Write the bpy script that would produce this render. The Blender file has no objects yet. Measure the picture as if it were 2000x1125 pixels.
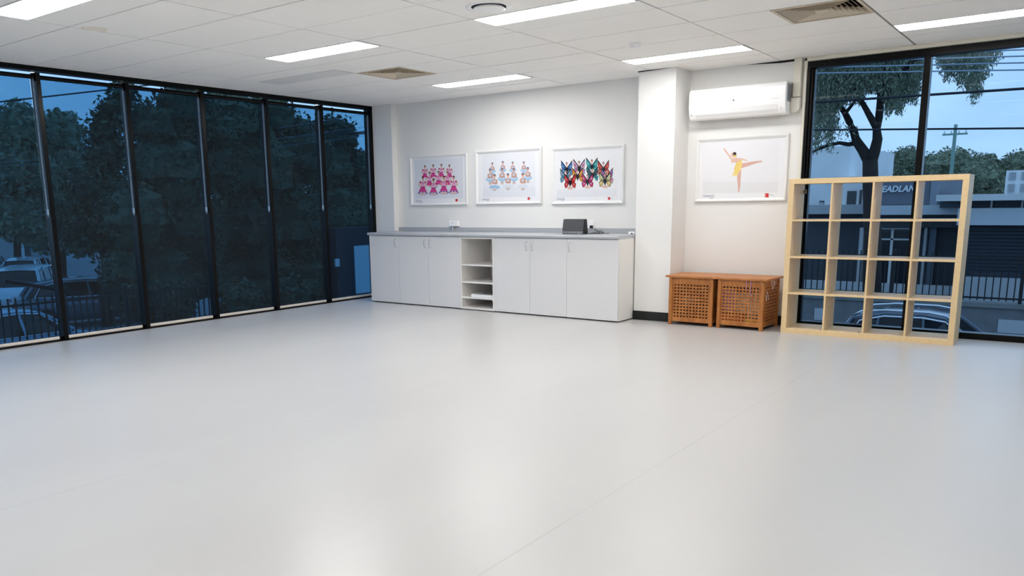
import bpy, bmesh, math, random
import numpy as np
from mathutils import Vector, Matrix
random.seed(7)
S = bpy.context.scene
COL = S.collection
PI = math.pi
S.view_settings.view_transform = 'Standard'
S.view_settings.look = 'None'
S.view_settings.exposure = 0.46
S.view_settings.gamma = 1.0
S.view_settings.use_curve_mapping = False

# ---------------------------------------------------------------- camera (calibrated on the ceiling grid)
FPX, CX, CY = 1582.32, 919.95, 703.85
CAM = Vector((8.126, -8.596, 1.292))
YAW, PITCH, ROLL = -0.6509, -0.1911, -0.0157
def cam_axes():
    cy, sy, cp, sp = math.cos(YAW), math.sin(YAW), math.cos(PITCH), math.sin(PITCH)
    fwd = Vector((sy*cp, cy*cp, sp)); right = Vector((cy, -sy, 0)); up = right.cross(fwd)
    cr, sr = math.cos(ROLL), math.sin(ROLL)
    return right*cr+up*sr, -right*sr+up*cr, fwd
RT, UP, FW = cam_axes()
def ray(px, py):
    return RT*((px-CX)/FPX) + UP*(-(py-CY)/FPX) + FW
def aty(px, py, Y):
    d = ray(px, py); return CAM + d*((Y-CAM.y)/d.y)
def atx(px, py, X):
    d = ray(px, py); return CAM + d*((X-CAM.x)/d.x)
cd = bpy.data.cameras.new('camera'); co = bpy.data.objects.new('camera', cd); COL.objects.link(co)
co.matrix_world = Matrix(((RT.x, UP.x, -FW.x, CAM.x), (RT.y, UP.y, -FW.y, CAM.y), (RT.z, UP.z, -FW.z, CAM.z), (0, 0, 0, 1)))
cd.sensor_width = 36; cd.sensor_fit = 'HORIZONTAL'; cd.lens = FPX/2000*36
cd.shift_x = (1000-CX)/2000; cd.shift_y = (CY-562.5)/2000
cd.clip_start = 0.05; cd.clip_end = 500
cd.dof.use_dof = True; cd.dof.focus_distance = 9.0; cd.dof.aperture_fstop = 3.2
S.camera = co

# ---------------------------------------------------------------- materials
def srgb(r, g, b):
    f = lambda c: (c/255/12.92) if c/255 <= .04045 else ((c/255+.055)/1.055)**2.4
    return (f(r), f(g), f(b), 1)
MATS = {}
def mat(name, col, rough=.5, metal=0, spec=.5, noise=None, bump=None, coat=0, emit=None):
    """principled with an optional noise tint (scale, amount) and bump (scale, strength)"""
    if name in MATS: return MATS[name]
    m = bpy.data.materials.new(name); m.use_nodes = True
    nt = m.node_tree; b = nt.nodes['Principled BSDF']
    b.inputs['Base Color'].default_value = col
    b.inputs['Roughness'].default_value = rough
    b.inputs['Metallic'].default_value = metal
    b.inputs['Specular IOR Level'].default_value = spec
    b.inputs['Coat Weight'].default_value = coat
    tc = nt.nodes.new('ShaderNodeTexCoord')
    if noise:
        sc, amt = noise[0], noise[1]
        mp = nt.nodes.new('ShaderNodeMapping'); nt.links.new(tc.outputs['Object'], mp.inputs[0])
        if len(noise) > 2: mp.inputs['Scale'].default_value = noise[2]
        n = nt.nodes.new('ShaderNodeTexNoise'); n.inputs['Scale'].default_value = sc; n.inputs['Detail'].default_value = 4
        nt.links.new(mp.outputs[0], n.inputs['Vector'])
        mr = nt.nodes.new('ShaderNodeMapRange'); mr.inputs[3].default_value = 1-amt; mr.inputs[4].default_value = 1+amt
        mr.inputs[1].default_value = .25; mr.inputs[2].default_value = .75
        nt.links.new(n.outputs['Fac'], mr.inputs[0])
        mx = nt.nodes.new('ShaderNodeMix'); mx.data_type = 'RGBA'; mx.blend_type = 'MULTIPLY'; mx.inputs[0].default_value = 1
        mx.inputs[6].default_value = col; nt.links.new(mr.outputs[0], mx.inputs[7])
        nt.links.new(mx.outputs[2], b.inputs['Base Color'])
    if bump:
        n2 = nt.nodes.new('ShaderNodeTexNoise'); n2.inputs['Scale'].default_value = bump[0]; n2.inputs['Detail'].default_value = 5
        nt.links.new(tc.outputs['Object'], n2.inputs['Vector'])
        bp = nt.nodes.new('ShaderNodeBump'); bp.inputs['Strength'].default_value = bump[1]; bp.inputs['Distance'].default_value = .01
        nt.links.new(n2.outputs['Fac'], bp.inputs['Height']); nt.links.new(bp.outputs[0], b.inputs['Normal'])
    if emit:
        b.inputs['Emission Color'].default_value = emit[0]; b.inputs['Emission Strength'].default_value = emit[1]
    MATS[name] = m
    return m

def wood(name, c1, c2, scale=(1.5, 1.5, 18), rough=.45):
    m = bpy.data.materials.new(name); m.use_nodes = True; nt = m.node_tree; b = nt.nodes['Principled BSDF']
    tc = nt.nodes.new('ShaderNodeTexCoord'); mp = nt.nodes.new('ShaderNodeMapping'); mp.inputs['Scale'].default_value = scale
    nt.links.new(tc.outputs['Object'], mp.inputs[0])
    n = nt.nodes.new('ShaderNodeTexNoise'); n.inputs['Scale'].default_value = 3; n.inputs['Detail'].default_value = 6; n.inputs['Distortion'].default_value = .6
    nt.links.new(mp.outputs[0], n.inputs['Vector'])
    r = nt.nodes.new('ShaderNodeValToRGB'); r.color_ramp.elements[0].position = .3; r.color_ramp.elements[1].position = .7
    r.color_ramp.elements[0].color = c1; r.color_ramp.elements[1].color = c2
    nt.links.new(n.outputs['Fac'], r.inputs[0]); nt.links.new(r.outputs[0], b.inputs['Base Color'])
    b.inputs['Roughness'].default_value = rough
    MATS[name] = m; return m

def glass(name, tint, refl=.08, rough=0.0):
    """thin sheet: tinted transmission plus a fresnel reflection"""
    m = bpy.data.materials.new(name); m.use_nodes = True; nt = m.node_tree
    for n in list(nt.nodes): nt.nodes.remove(n)
    o = nt.nodes.new('ShaderNodeOutputMaterial'); t = nt.nodes.new('ShaderNodeBsdfTransparent'); t.inputs[0].default_value = tint
    g = nt.nodes.new('ShaderNodeBsdfGlossy'); g.inputs['Roughness'].default_value = rough
    ge = nt.nodes.new('ShaderNodeNewGeometry'); dt = nt.nodes.new('ShaderNodeVectorMath'); dt.operation = 'DOT_PRODUCT'
    nt.links.new(ge.outputs['Normal'], dt.inputs[0]); nt.links.new(ge.outputs['Incoming'], dt.inputs[1])
    def mth(op, a, b=None):
        q = nt.nodes.new('ShaderNodeMath'); q.operation = op
        for i_, v in enumerate((a, b)):
            if v is None: continue
            if isinstance(v, float): q.inputs[i_].default_value = v
            else: nt.links.new(v, q.inputs[i_])
        return q
    ab = mth('ABSOLUTE', dt.outputs['Value']); om = mth('SUBTRACT', 1.0, ab.outputs[0]); pw = mth('POWER', om.outputs[0], 5.0)
    sc = mth('MULTIPLY', pw.outputs[0], refl*12); k = mth('ADD', sc.outputs[0], refl/2); k.use_clamp = True
    x = nt.nodes.new('ShaderNodeMixShader'); nt.links.new(k.outputs[0], x.inputs[0]); nt.links.new(t.outputs[0], x.inputs[1]); nt.links.new(g.outputs[0], x.inputs[2])
    nt.links.new(x.outputs[0], o.inputs[0]); MATS[name] = m; return m

def blind_fabric():
    """open weave sun screen: part of the light goes straight through the holes, the yarn is dark"""
    m = bpy.data.materials.new('blind_fabric'); m.use_nodes = True; nt = m.node_tree
    for n in list(nt.nodes): nt.nodes.remove(n)
    o = nt.nodes.new('ShaderNodeOutputMaterial'); t = nt.nodes.new('ShaderNodeBsdfTransparent'); t.inputs[0].default_value = (.58, .85, 1, 1)
    d = nt.nodes.new('ShaderNodeBsdfDiffuse'); d.inputs[0].default_value = srgb(56, 57, 58)
    tc = nt.nodes.new('ShaderNodeTexCoord'); mp = nt.nodes.new('ShaderNodeMapping'); mp.inputs['Scale'].default_value = (1, 12, 260)
    nt.links.new(tc.outputs['Object'], mp.inputs[0])
    n = nt.nodes.new('ShaderNodeTexNoise'); n.inputs['Scale'].default_value = 1; n.inputs['Detail'].default_value = 2
    nt.links.new(mp.outputs[0], n.inputs['Vector'])
    r = nt.nodes.new('ShaderNodeMapRange'); r.inputs[1].default_value = .3; r.inputs[2].default_value = .7; r.inputs[3].default_value = .26; r.inputs[4].default_value = .33
    nt.links.new(n.outputs['Fac'], r.inputs[0])
    x = nt.nodes.new('ShaderNodeMixShader'); nt.links.new(r.outputs[0], x.inputs[0]); nt.links.new(t.outputs[0], x.inputs[1]); nt.links.new(d.outputs[0], x.inputs[2])
    nt.links.new(x.outputs[0], o.inputs[0]); MATS['blind_fabric'] = m; return m

WALL = mat('wall_paint', srgb(238, 237, 235), .6, spec=.3, noise=(1.2, .012), bump=(60, .03))
TILE = mat('ceiling_tile', srgb(254, 252, 248), .85, spec=.15, noise=(2.5, .02), bump=(180, .12))
JOINT = mat('ceiling_joint', srgb(150, 148, 143), .8)
GREYT = mat('ceiling_grey_panel', srgb(228, 228, 226), .8, noise=(3, .03))
BLACKF = mat('black_frame', srgb(8, 7, 7), .24, spec=.16)
BLACKB = mat('black_skirting', srgb(14, 14, 15), .45)
CREAM = mat('cream_trim', srgb(226, 222, 208), .5)
GREYL = mat('grey_laminate', srgb(228, 227, 227), .42, noise=(140, .02))
GREYI = mat('pale_laminate', srgb(238, 235, 231), .5)
TOPG = mat('worktop_grey', srgb(178, 181, 186), .3, noise=(220, .05))
CHROME = mat('chrome', srgb(225, 225, 228), .18, 1)
WHITEP = mat('white_plastic', srgb(250, 250, 250), .3)
OFFW = mat('off_white_plastic', srgb(226, 222, 212), .4)
FRAMEW = mat('white_frame', srgb(240, 240, 239), .35)
BEIGE = mat('beige_vent', srgb(214, 201, 180), .55)
DARKV = mat('duct_dark_gap_shade', srgb(30, 27, 24), .9)
BLK = mat('black_plastic', srgb(20, 20, 22), .4)
GRILLE = mat('dark_grille', srgb(74, 75, 78), .6, noise=(500, .25))
SILV = mat('silver_plastic', srgb(150, 152, 156), .35, .4)
BIRCH = wood('birch', srgb(233, 201, 150), srgb(240, 212, 165), (14, 3, 14), .42)
ACACIA = wood('acacia', srgb(158, 92, 38), srgb(196, 128, 62), (9, 9, 2.2), .42)
ACACIAL = wood('acacia_lid', srgb(170, 104, 52), srgb(198, 132, 72), (2.2, 14, 9), .42)
RAILW = mat('blind_rail', srgb(222, 214, 202), .45)
CHAINM = mat('blind_chain', srgb(130, 155, 178), .35)
TINT_R = glass('tinted_glass', (.49, .64, .79, 1), .004)
TINT_L = glass('tinted_glass_side', (.49, .64, .79, 1), .004)
GLZ = glass('picture_glazing', (.98, .98, .985, 1), .04, .03)
FAB = blind_fabric()
LAMP = mat('lamp_diffuser', (1, 1, 1, 1), .5, emit=((1.0, .985, .965, 1), 14.5))

def floor_mat():
    m = bpy.data.materials.new('vinyl_floor'); m.use_nodes = True; nt = m.node_tree; b = nt.nodes['Principled BSDF']; L = nt.links
    tc = nt.nodes.new('ShaderNodeTexCoord')
    n = nt.nodes.new('ShaderNodeTexNoise'); n.inputs['Scale'].default_value = .7; n.inputs['Detail'].default_value = 5
    mp = nt.nodes.new('ShaderNodeMapping'); mp.inputs['Scale'].default_value = (1.6, .5, 1); L.new(tc.outputs['Object'], mp.inputs[0]); L.new(mp.outputs[0], n.inputs['Vector'])
    r = nt.nodes.new('ShaderNodeValToRGB'); r.color_ramp.elements[0].position = .3; r.color_ramp.elements[1].position = .7
    r.color_ramp.elements[0].color = srgb(192, 191, 190); r.color_ramp.elements[1].color = srgb(197, 196, 194)
    L.new(n.outputs['Fac'], r.inputs[0])
    # seams between the vinyl rolls every 2.1 m (x = 0.2, 2.3, 4.4, 6.5 ...), slightly wandering
    sx = nt.nodes.new('ShaderNodeSeparateXYZ'); L.new(tc.outputs['Object'], sx.inputs[0])
    def math_(op, a, bb=None):
        k = nt.nodes.new('ShaderNodeMath'); k.operation = op
        if hasattr(a, 'links'): L.new(a, k.inputs[0])
        else: k.inputs[0].default_value = a
        if bb is not None:
            if hasattr(bb, 'links'): L.new(bb, k.inputs[1])
            else: k.inputs[1].default_value = bb
        return k.outputs[0]
    def seam(coord, off, period, w):
        a = math_('ADD', coord, off); a = math_('DIVIDE', a, period); a = math_('FRACT', a); a = math_('SUBTRACT', a, .5); a = math_('ABSOLUTE', a); a = math_('SUBTRACT', a, .5)
        a = math_('ABSOLUTE', a); a = math_('MULTIPLY', a, period); return math_('LESS_THAN', a, w)
    s1 = seam(sx.outputs[0], 10.5-.22, 2.1, .0022)
    n3 = nt.nodes.new('ShaderNodeTexNoise'); n3.inputs['Scale'].default_value = 1.1; L.new(tc.outputs['Object'], n3.inputs['Vector'])
    fade = nt.nodes.new('ShaderNodeMapRange'); fade.inputs[1].default_value = .4; fade.inputs[2].default_value = .62; fade.inputs[3].default_value = .28; fade.inputs[4].default_value = .6; L.new(n3.outputs['Fac'], fade.inputs[0])
    sm = math_('MULTIPLY', s1, fade.outputs[0])
    mx = nt.nodes.new('ShaderNodeMix'); mx.data_type = 'RGBA'; L.new(sm, mx.inputs[0]); L.new(r.outputs[0], mx.inputs[6]); mx.inputs[7].default_value = srgb(150, 148, 140)
    # scuffs
    v = nt.nodes.new('ShaderNodeTexNoise'); v.inputs['Scale'].default_value = 26; v.inputs['Detail'].default_value = 3; v.inputs['Distortion'].default_value = 0.4
    mp2 = nt.nodes.new('ShaderNodeMapping'); mp2.inputs['Scale'].default_value = (1, .12, 1); mp2.inputs['Rotation'].default_value = (0, 0, .7); L.new(tc.outputs['Object'], mp2.inputs[0]); L.new(mp2.outputs[0], v.inputs['Vector'])
    th = nt.nodes.new('ShaderNodeMapRange'); th.inputs[1].default_value = .66; th.inputs[2].default_value = .72; th.inputs[3].default_value = 0; th.inputs[4].default_value = .0; L.new(v.outputs['Fac'], th.inputs[0])
    mx2 = nt.nodes.new('ShaderNodeMix'); mx2.data_type = 'RGBA'; L.new(th.outputs[0], mx2.inputs[0]); L.new(mx.outputs[2], mx2.inputs[6]); mx2.inputs[7].default_value = srgb(176, 174, 168)
    L.new(mx2.outputs[2], b.inputs['Base Color'])
    b.inputs['Roughness'].default_value = .29
    b.inputs['Specular IOR Level'].default_value = .34
    bn = nt.nodes.new('ShaderNodeTexNoise'); bn.inputs['Scale'].default_value = 4; bn.inputs['Detail'].default_value = 1; L.new(tc.outputs['Object'], bn.inputs['Vector'])
    bp = nt.nodes.new('ShaderNodeBump'); bp.inputs['Strength'].default_value = .03; bp.inputs['Distance'].default_value = .01; L.new(bn.outputs['Fac'], bp.inputs['Height']); L.new(bp.outputs[0], b.inputs['Normal'])
    return m
FLOORM = floor_mat()

# ---------------------------------------------------------------- mesh helpers
class MB:
    def __init__(s): s.v = []; s.f = []; s.mi = []
    def box(s, x0, x1, y0, y1, z0, z1, m=0, M=None):
        k = len(s.v)
        for z in (z0, z1):
            for x, y in ((x0, y0), (x1, y0), (x1, y1), (x0, y1)):
                p = Vector((x, y, z)); s.v.append(M @ p if M else p)
        for q in ((3, 2, 1, 0), (4, 5, 6, 7), (0, 1, 5, 4), (1, 2, 6, 5), (2, 3, 7, 6), (3, 0, 4, 7)):
            s.f.append([k+i for i in q]); s.mi.append(m)
        return s
    def face(s, pts, m=0):
        k = len(s.v); s.v += [Vector(p) for p in pts]; s.f.append(list(range(k, k+len(pts)))); s.mi.append(m); return s
    def prism(s, pts, d, m=0):
        """polygon pts swept by vector d"""
        k = len(s.v); n = len(pts); d = Vector(d)
        s.v += [Vector(p) for p in pts] + [Vector(p)+d for p in pts]
        s.f.append([k+i for i in range(n)][::-1]); s.mi.append(m); s.f.append([k+n+i for i in range(n)]); s.mi.append(m)
        for i in range(n):
            j = (i+1) % n; s.f.append([k+i, k+j, k+n+j, k+n+i]); s.mi.append(m)
        return s
    def tube(s, pts, r, n=8, m=0, cap=True):
        pts = [Vector(p) for p in pts]; rs = r if isinstance(r, (list, tuple)) else [r]*len(pts)
        k = len(s.v)
        for i, p in enumerate(pts):
            t = (pts[min(i+1, len(pts)-1)]-pts[max(i-1, 0)])
            if t.length < 1e-9: t = Vector((0, 0, 1))
            t.normalize(); a = t.cross(Vector((0, 0, 1)) if abs(t.z) < .9 else Vector((0, 1, 0))).normalized(); b = t.cross(a)
            for j in range(n):
                an = 2*PI*j/n; s.v.append(p+(a*math.cos(an)+b*math.sin(an))*rs[i])
        for i in range(len(pts)-1):
            for j in range(n):
                s.f.append([k+i*n+j, k+i*n+(j+1) % n, k+(i+1)*n+(j+1) % n, k+(i+1)*n+j]); s.mi.append(m)
        if cap:
            s.f.append([k+j for j in range(n)]); s.mi.append(m); e = k+(len(pts)-1)*n; s.f.append([e+j for j in range(n)][::-1]); s.mi.append(m)
        return s
    def lathe(s, prof, c=(0, 0, 0), n=32, m=0, axis='z'):
        k = len(s.v); c = Vector(c)
        for r, h in prof:
            for j in range(n):
                a = 2*PI*j/n
                p = Vector((r*math.cos(a), r*math.sin(a), h))
                if axis == 'y': p = Vector((p.x, p.z, p.y))
                s.v.append(c+p)
        for i in range(len(prof)-1):
            for j in range(n):
                s.f.append([k+i*n+j, k+i*n+(j+1) % n, k+(i+1)*n+(j+1) % n, k+(i+1)*n+j]); s.mi.append(m)
        s.f.append([k+j for j in range(n)]); s.mi.append(m); e = k+(len(prof)-1)*n; s.f.append([e+j for j in range(n)]); s.mi.append(m)
        return s
    def build(s, name, mats, parent=None, bevel=0, smooth=False, loc=None):
        me = bpy.data.meshes.new(name); me.from_pydata([tuple(v) for v in s.v], [], s.f)
        for mm in (mats if isinstance(mats, (list, tuple)) else [mats]): me.materials.append(mm)
        for p, i in zip(me.polygons, s.mi): p.material_index = i; p.use_smooth = smooth
        bm = bmesh.new(); bm.from_mesh(me); bmesh.ops.recalc_face_normals(bm, faces=bm.faces); bm.to_mesh(me); bm.free()
        o = bpy.data.objects.new(name, me); COL.objects.link(o)
        if parent: o.parent = parent
        if loc: o.location = loc
        if bevel:
            b = o.modifiers.new('bevel', 'BEVEL'); b.width = bevel; b.segments = 2; b.limit_method = 'ANGLE'; b.angle_limit = .6
        return o
def tag(o, label=None, cat=None, group=None, kind=None):
    if label: o['label'] = label
    if cat: o['category'] = cat
    if group: o['group'] = group
    if kind: o['kind'] = kind
    return o
def empty(name, loc, label=None, cat=None, group=None, rz=0, kind=None):
    o = bpy.data.objects.new(name, None); COL.objects.link(o); o.location = loc; o.rotation_euler = (0, 0, rz); o.empty_display_size = .1
    return tag(o, label, cat, group, kind)
def struct(o): o['kind'] = 'structure'; return o
def copy_tree(o, parent=None):
    c = o.copy(); COL.objects.link(c)
    if parent: c.parent = parent
    for ch in list(o.children): copy_tree(ch, c)
    return c
def text_mesh(txt, size, shear=0, offset=0.0):
    cu = bpy.data.curves.new('t', 'FONT'); cu.body = txt; cu.size = size; cu.shear = shear; cu.offset = offset; cu.resolution_u = 2
    o = bpy.data.objects.new('t', cu); COL.objects.link(o); dg = bpy.context.evaluated_depsgraph_get(); dg.update()
    me = bpy.data.meshes.new_from_object(o.evaluated_get(dg)); vs = [v.co.copy() for v in me.vertices]; fs = [list(p.vertices) for p in me.polygons]
    bpy.data.objects.remove(o); bpy.data.curves.remove(cu); bpy.data.meshes.remove(me); return vs, fs

H = 2.634            # ceiling height
RX, FY = 9.7, -10.3  # right wall, wall behind the camera
# ================================================================= SHELL
fl = MB(); fl.box(-.12, RX, FY, .12, -.25, 0); struct(fl.build('floor', FLOORM))

# ceiling: tiles 1.2 x 0.6 with open joints under a grey backing, holes where the fittings sit
gx = [-.51+1.198*i for i in range(11)]      # .69 1.89 3.09 4.28 5.48 6.68
gx = [-.51, .69, 1.89, 3.105, 4.293, 5.50, 6.685, 7.885, 9.085, 10.285, 11.485]
gy0 = -4.685; gs = .598
gyj = lambda j: gy0+gs*j
lights = []
for row in (6, 2, -2, -6):
    for i in (2, 4, 6, 8):
        lights.append((i, row))
skip = {}
for (i, j) in lights: skip[(i, j)] = 'light'
skip[(2, 4)] = 'vent1'; skip[(5, 4)] = 'vent2'; skip[(1, 3)] = 'grey'
c = MB(); g = .0055
for i in range(10):
    for j in range(-13, 9):
        x0, x1 = max(gx[i], -.06), min(gx[i+1], RX); y0, y1 = gyj(j), min(gyj(j+1), .03)
        if y1-y0 < .03: continue
        ga = .010 if i+1 == 6 else g; gb = .010 if i == 6 else g
        if (i, j) in skip:
            k = skip[(i, j)]
            if k in ('light',): c.box(x0+gb, x1-ga, y0+gs/2+.003, y1-g, H, H+.012)
            if k == 'grey': c.box(x0+g, x1-g, y0+g, y0+gs/2-.003, H, H+.012)
            if k == 'vent1': c.box(x0+.592+g, x1-g, y0+g, y1-g, H, H+.012)
            if k == 'vent2': c.box(x0+gb, x1-.592-g, y0+g, y1-g, H, H+.012)
            continue
        dz = random.uniform(-.0008, .0015)
        c.box(x0+gb, x1-ga, y0+g, y1-g, H+dz, H+.012+dz)
# backing with rectangular holes for vents is simply left out above the vents: strips around them
bk = 1
def back(x0, x1, y0, y1): c.box(x0, x1, y0, y1, H+.006, H+.03, 1)
holes = sorted([(gx[2], gx[2]+.592, gyj(4), gyj(5)), (gx[6]-.592, gx[6], gyj(4), gyj(5))])
back(-.1, RX+.1, FY-.1, gyj(4)); back(-.1, RX+.1, gyj(5), .1)
xx = -.1
for h in holes: back(xx, h[0], h[2], h[3]); xx = h[1]
back(xx, RX+.1, gyj(4), gyj(5))
struct(c.build('ceiling', [TILE, JOINT]))
# old water stain on a tile, itself a mark of the surface: thin irregular film on the tile
def stain_mat():
    m = mat('water_stain', srgb(244, 237, 224), .9); m2 = mat('water_stain_rim', srgb(222, 204, 176), .9); return [m, m2]
st = MB(); cxs, cys = 1.955, -5.12
pts = []; pin = []
for k in range(28):
    a = 2*PI*k/28; r = .085*(1+.14*math.sin(3*a+1)+.07*math.sin(7*a)); pts.append((cxs+r*.85*math.cos(a), cys+r*1.1*math.sin(a), H-.0012)); pin.append((cxs+.93*r*.85*math.cos(a), cys+.93*r*1.1*math.sin(a), H-.0016))
st.face(pts, 1); st.face(pin, 0)
sto = st.build('ceiling_stain', stain_mat(), bpy.data.objects['ceiling']); sto['label'] = 'brownish round water stain on the tile'

# walls
def wall(name, *boxes):
    w = MB()
    for b in boxes: w.box(*b)
    return struct(w.build(name, WALL))
WX0 = 5.755    # left jamb of the right hand window
wall('wall_back', (-.12, 5.735, 0, .12, -.25, H+.02))
struct(MB().box(5.735, RX+.12, -.0, .16, -.30, -.002).build('trim_4', BLACKF))
wall('wall_right', (RX, RX+.12, FY, .12, -.25, H+.02))
wall('wall_front', (-.12, RX+.12, FY-.12, FY, -.25, H+.02))
wall('wall_left', (-.12, 0, FY, -9.0, -.25, H+.02))
wall('wall_corner', (-.02, .35, -.10, .0, 0, H))            # nib at the corner, beside the window wall
wall('wall_pillar', (4.15, 4.565, -.375, 0.0, 0, H))
# baseboards
struct(MB().box(4.15-.008, 4.565+.008, -.375-.008, -.37, 0, .098).box(4.565, 4.573, -.375, 0, 0, .098).build('baseboard_pillar', BLACKB, bevel=.002))
struct(MB().box(4.573, 5.735, -.012, 0, 0, .098).build('baseboard_back', BLACKB, bevel=.002))
# cream reveal beside the right window; dark wedges paint the ceiling gap's shade
struct(MB().box(5.733, 5.757, -.03, .05, 0, H-.005).box(5.733, RX, -.03, .05, H-.035, H-.001).build('trim_1', CREAM, bevel=.003))
struct(MB().prism([(5.16, -.004, H-.002), (5.63, -.004, H-.002), (5.63, -.004, H-.02), (5.5, -.004, H-.022)], (0, .003, 0)).build('gap_shade_wall', DARKV))
struct(MB().prism([(4.14, -.376, H-.002), (4.5, -.376, H-.002), (4.27, -.376, H-.010), (4.14, -.376, H-.012)], (0, -.003, 0)).build('gap_shade_pillar', DARKV))

# ---- right hand windows: black frames, tinted panes (glass at y=.06)
FT = H-.04
xs = [5.757, 6.79, 7.79, 8.79, 9.72]
for n in range(4):
    a, b_ = xs[n], xs[n+1]
    f = MB()
    l = .0 if n == 0 else .028
    f.box(a, b_, -.0, .11, FT-.062, FT)                # head
    f.box(a, b_, .0, .11, -.0, .058)                # sill
    if n == 0:
        f.box(a, a+.028, -.01, .11, .058, FT-.062); f.box(a+.028, a+.048, .02, .11, .058, FT-.062); f.box(a+.048, a+.062, .045, .11, .058, FT-.062)
    f.box(b_-.028, b_+.028, -.0, .11, .058, FT-.062)
    o = struct(f.build('window_%d' % (n+1), BLACKF, bevel=.002))
    xl = a+.062 if n == 0 else a+.028
    MB().box(xl, b_-.028, .058, .064, .058, FT-.062).build('glass_pane', TINT_R, o)
# ---- left window wall: black mullions, recessed panes; blinds between the mullions
ys = [-.10-.04+0] ; mull = [-4.641-.904*k for k in range(5, 0, -1)] + [-4.641, -3.737, -2.836, -1.932, -1.036, -.10]
for n in range(len(mull)-1):
    a, b_ = mull[n], mull[n+1]; last = n == len(mull)-2
    f = MB()
    f.box(-.11, 0, a, b_, H-.044, H+.0)                # head
    f.box(-.11, 0, a, b_, 0, .014)
    f.box(-.11, -.03, a, b_, .014, .045)
    if last: f.box(-.11, .0, -.155, -.02, 0, H-.0)
    else: f.box(-.11, 0.0, b_-.022, b_+.022, .0, H-.06)
    if n == 0: f.box(-.11, 0, a-.022, a+.022, 0, H-.06)
    o = struct(f.build('window_%d' % (n+6), BLACKF, bevel=.002))
    MB().box(-.092, -.086, a+.022, b_-.022 if not last else -.155, .045, H-.044).build('glass_pane', TINT_L, o)

# ================================================================= BLINDS
def make_blind(w):
    """w = clear width; local origin at lower near corner of the opening; spans +Y"""
    r = empty('roller_blind', (0, 0, 0))
    e = .040
    tb = MB(); tb.tube([(0, .004, 0), (0, w-.012, 0)], .0205, 14); tb.build('tube', BLACKF, r, smooth=False, loc=(-.03, 0, 2.536))
    MB().box(-.0006, .0006, .008, w-e, .03, 2.53).build('fabric', FAB, r, loc=(-.036, 0, 0))
    MB().box(-.008, .008, .006, w-e+.004, .0, .030).build('bottom_rail', RAILW, r, bevel=.005, loc=(-.030, 0, .018))
    ch = MB()
    for dx in (-.008, .008):
        ch.tube([(dx, 0, 1.29), (dx, 0, 2.53)], .0020, 6)
    for dx in (-.008, .008):
        z = 1.29
        while z < 2.5: ch.lathe([(0.0005, z), (.0036, z+.004), (.0036, z+.008), (.0005, z+.012)], (dx, 0, 0), 6); z += .018
    ch = ch.build('chain', CHAINM, r, loc=(-.026, w-.016, 0))
    t = MB().box(-.013, .013, -.006, .006, 1.245, 1.30); t.tube([(0, 0, 1.225), (0, 0, 1.245)], .004)
    t.build('chain_weight', CHAINM, ch, bevel=.003)
    MB().box(-.012, .012, -.012, .012, 2.50, 2.57).build('bracket', BLACKF, r, loc=(-.03, w-.013, 0))
    return r
spots = ['in the pane beside the white corner of the room', 'in the second pane from the white corner', 'in the third pane from the white corner', 'in the fourth pane from the white corner', 'in the fifth pane from the corner', 'with parked cars behind, cut by the left edge']
k = 0
for n in range(len(mull)-2, len(mull)-8, -1):
    a, b_ = mull[n]+.022, (mull[n+1]-.022 if n < len(mull)-2 else -.155)
    o = make_blind(b_-a); o.location = (0, a, 0)
    tag(o, 'lowered dark see-through roller blind '+spots[k], 'roller blind', 'roller blinds on the window wall'); k += 1

# ================================================================= CEILING FITTINGS
def make_light():
    r = empty('ceiling_light', (0, 0, 0))
    f = MB(); L, W_ = 1.19, .296; t = .010
    for q in ((0, L, 0, t), (0, L, W_-t, W_), (0, t, t, W_-t), (L-t, L, t, W_-t)): f.box(q[0], q[1], q[2], q[3], -.003, .006)
    f.build('frame', WHITEP, r)
    MB().box(t, L-t, t, W_-t, .001, .005).build('diffuser', LAMP, r)
    return r
lab = {(2, 6): 'lit rectangular ceiling light panel, the one nearest the three group posters', (4, 6): 'lit rectangular ceiling light panel in front of the white pillar', (6, 6): 'lit rectangular ceiling light panel above the tall right window', (2, 2): 'lit rectangular ceiling light panel nearest the grey ceiling panel',
       (4, 2): 'lit rectangular ceiling light panel beside the round ceiling diffuser', (2, -2): 'lit rectangular ceiling light panel by the water stain, cut by the upper left corner'}
P0 = make_light()
first = True
for (i, j) in lights:
    if gx[i] + 1.2 > RX: continue
    o = P0 if first else copy_tree(P0); first = False
    o.location = (gx[i]+.005, gyj(j)+.002, H)
    k_ = {(2, 2): 1.6, (2, -2): 1.5, (4, 2): 1.25, (2, 6): 1.05, (4, 6): .85, (6, 6): .8}.get((i, j), .95)
    lm = LAMP.copy(); lm.node_tree.nodes['Principled BSDF'].inputs['Emission Strength'].default_value = 14.5*k_
    for c2 in o.children:
        if c2.name.startswith('diffuser'): c2.data = c2.data.copy(); c2.data.materials[0] = lm
    tag(o, lab.get((i, j), 'lit rectangular ceiling light panel out of view behind the camera'), 'ceiling light', 'rectangular ceiling lights')

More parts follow.
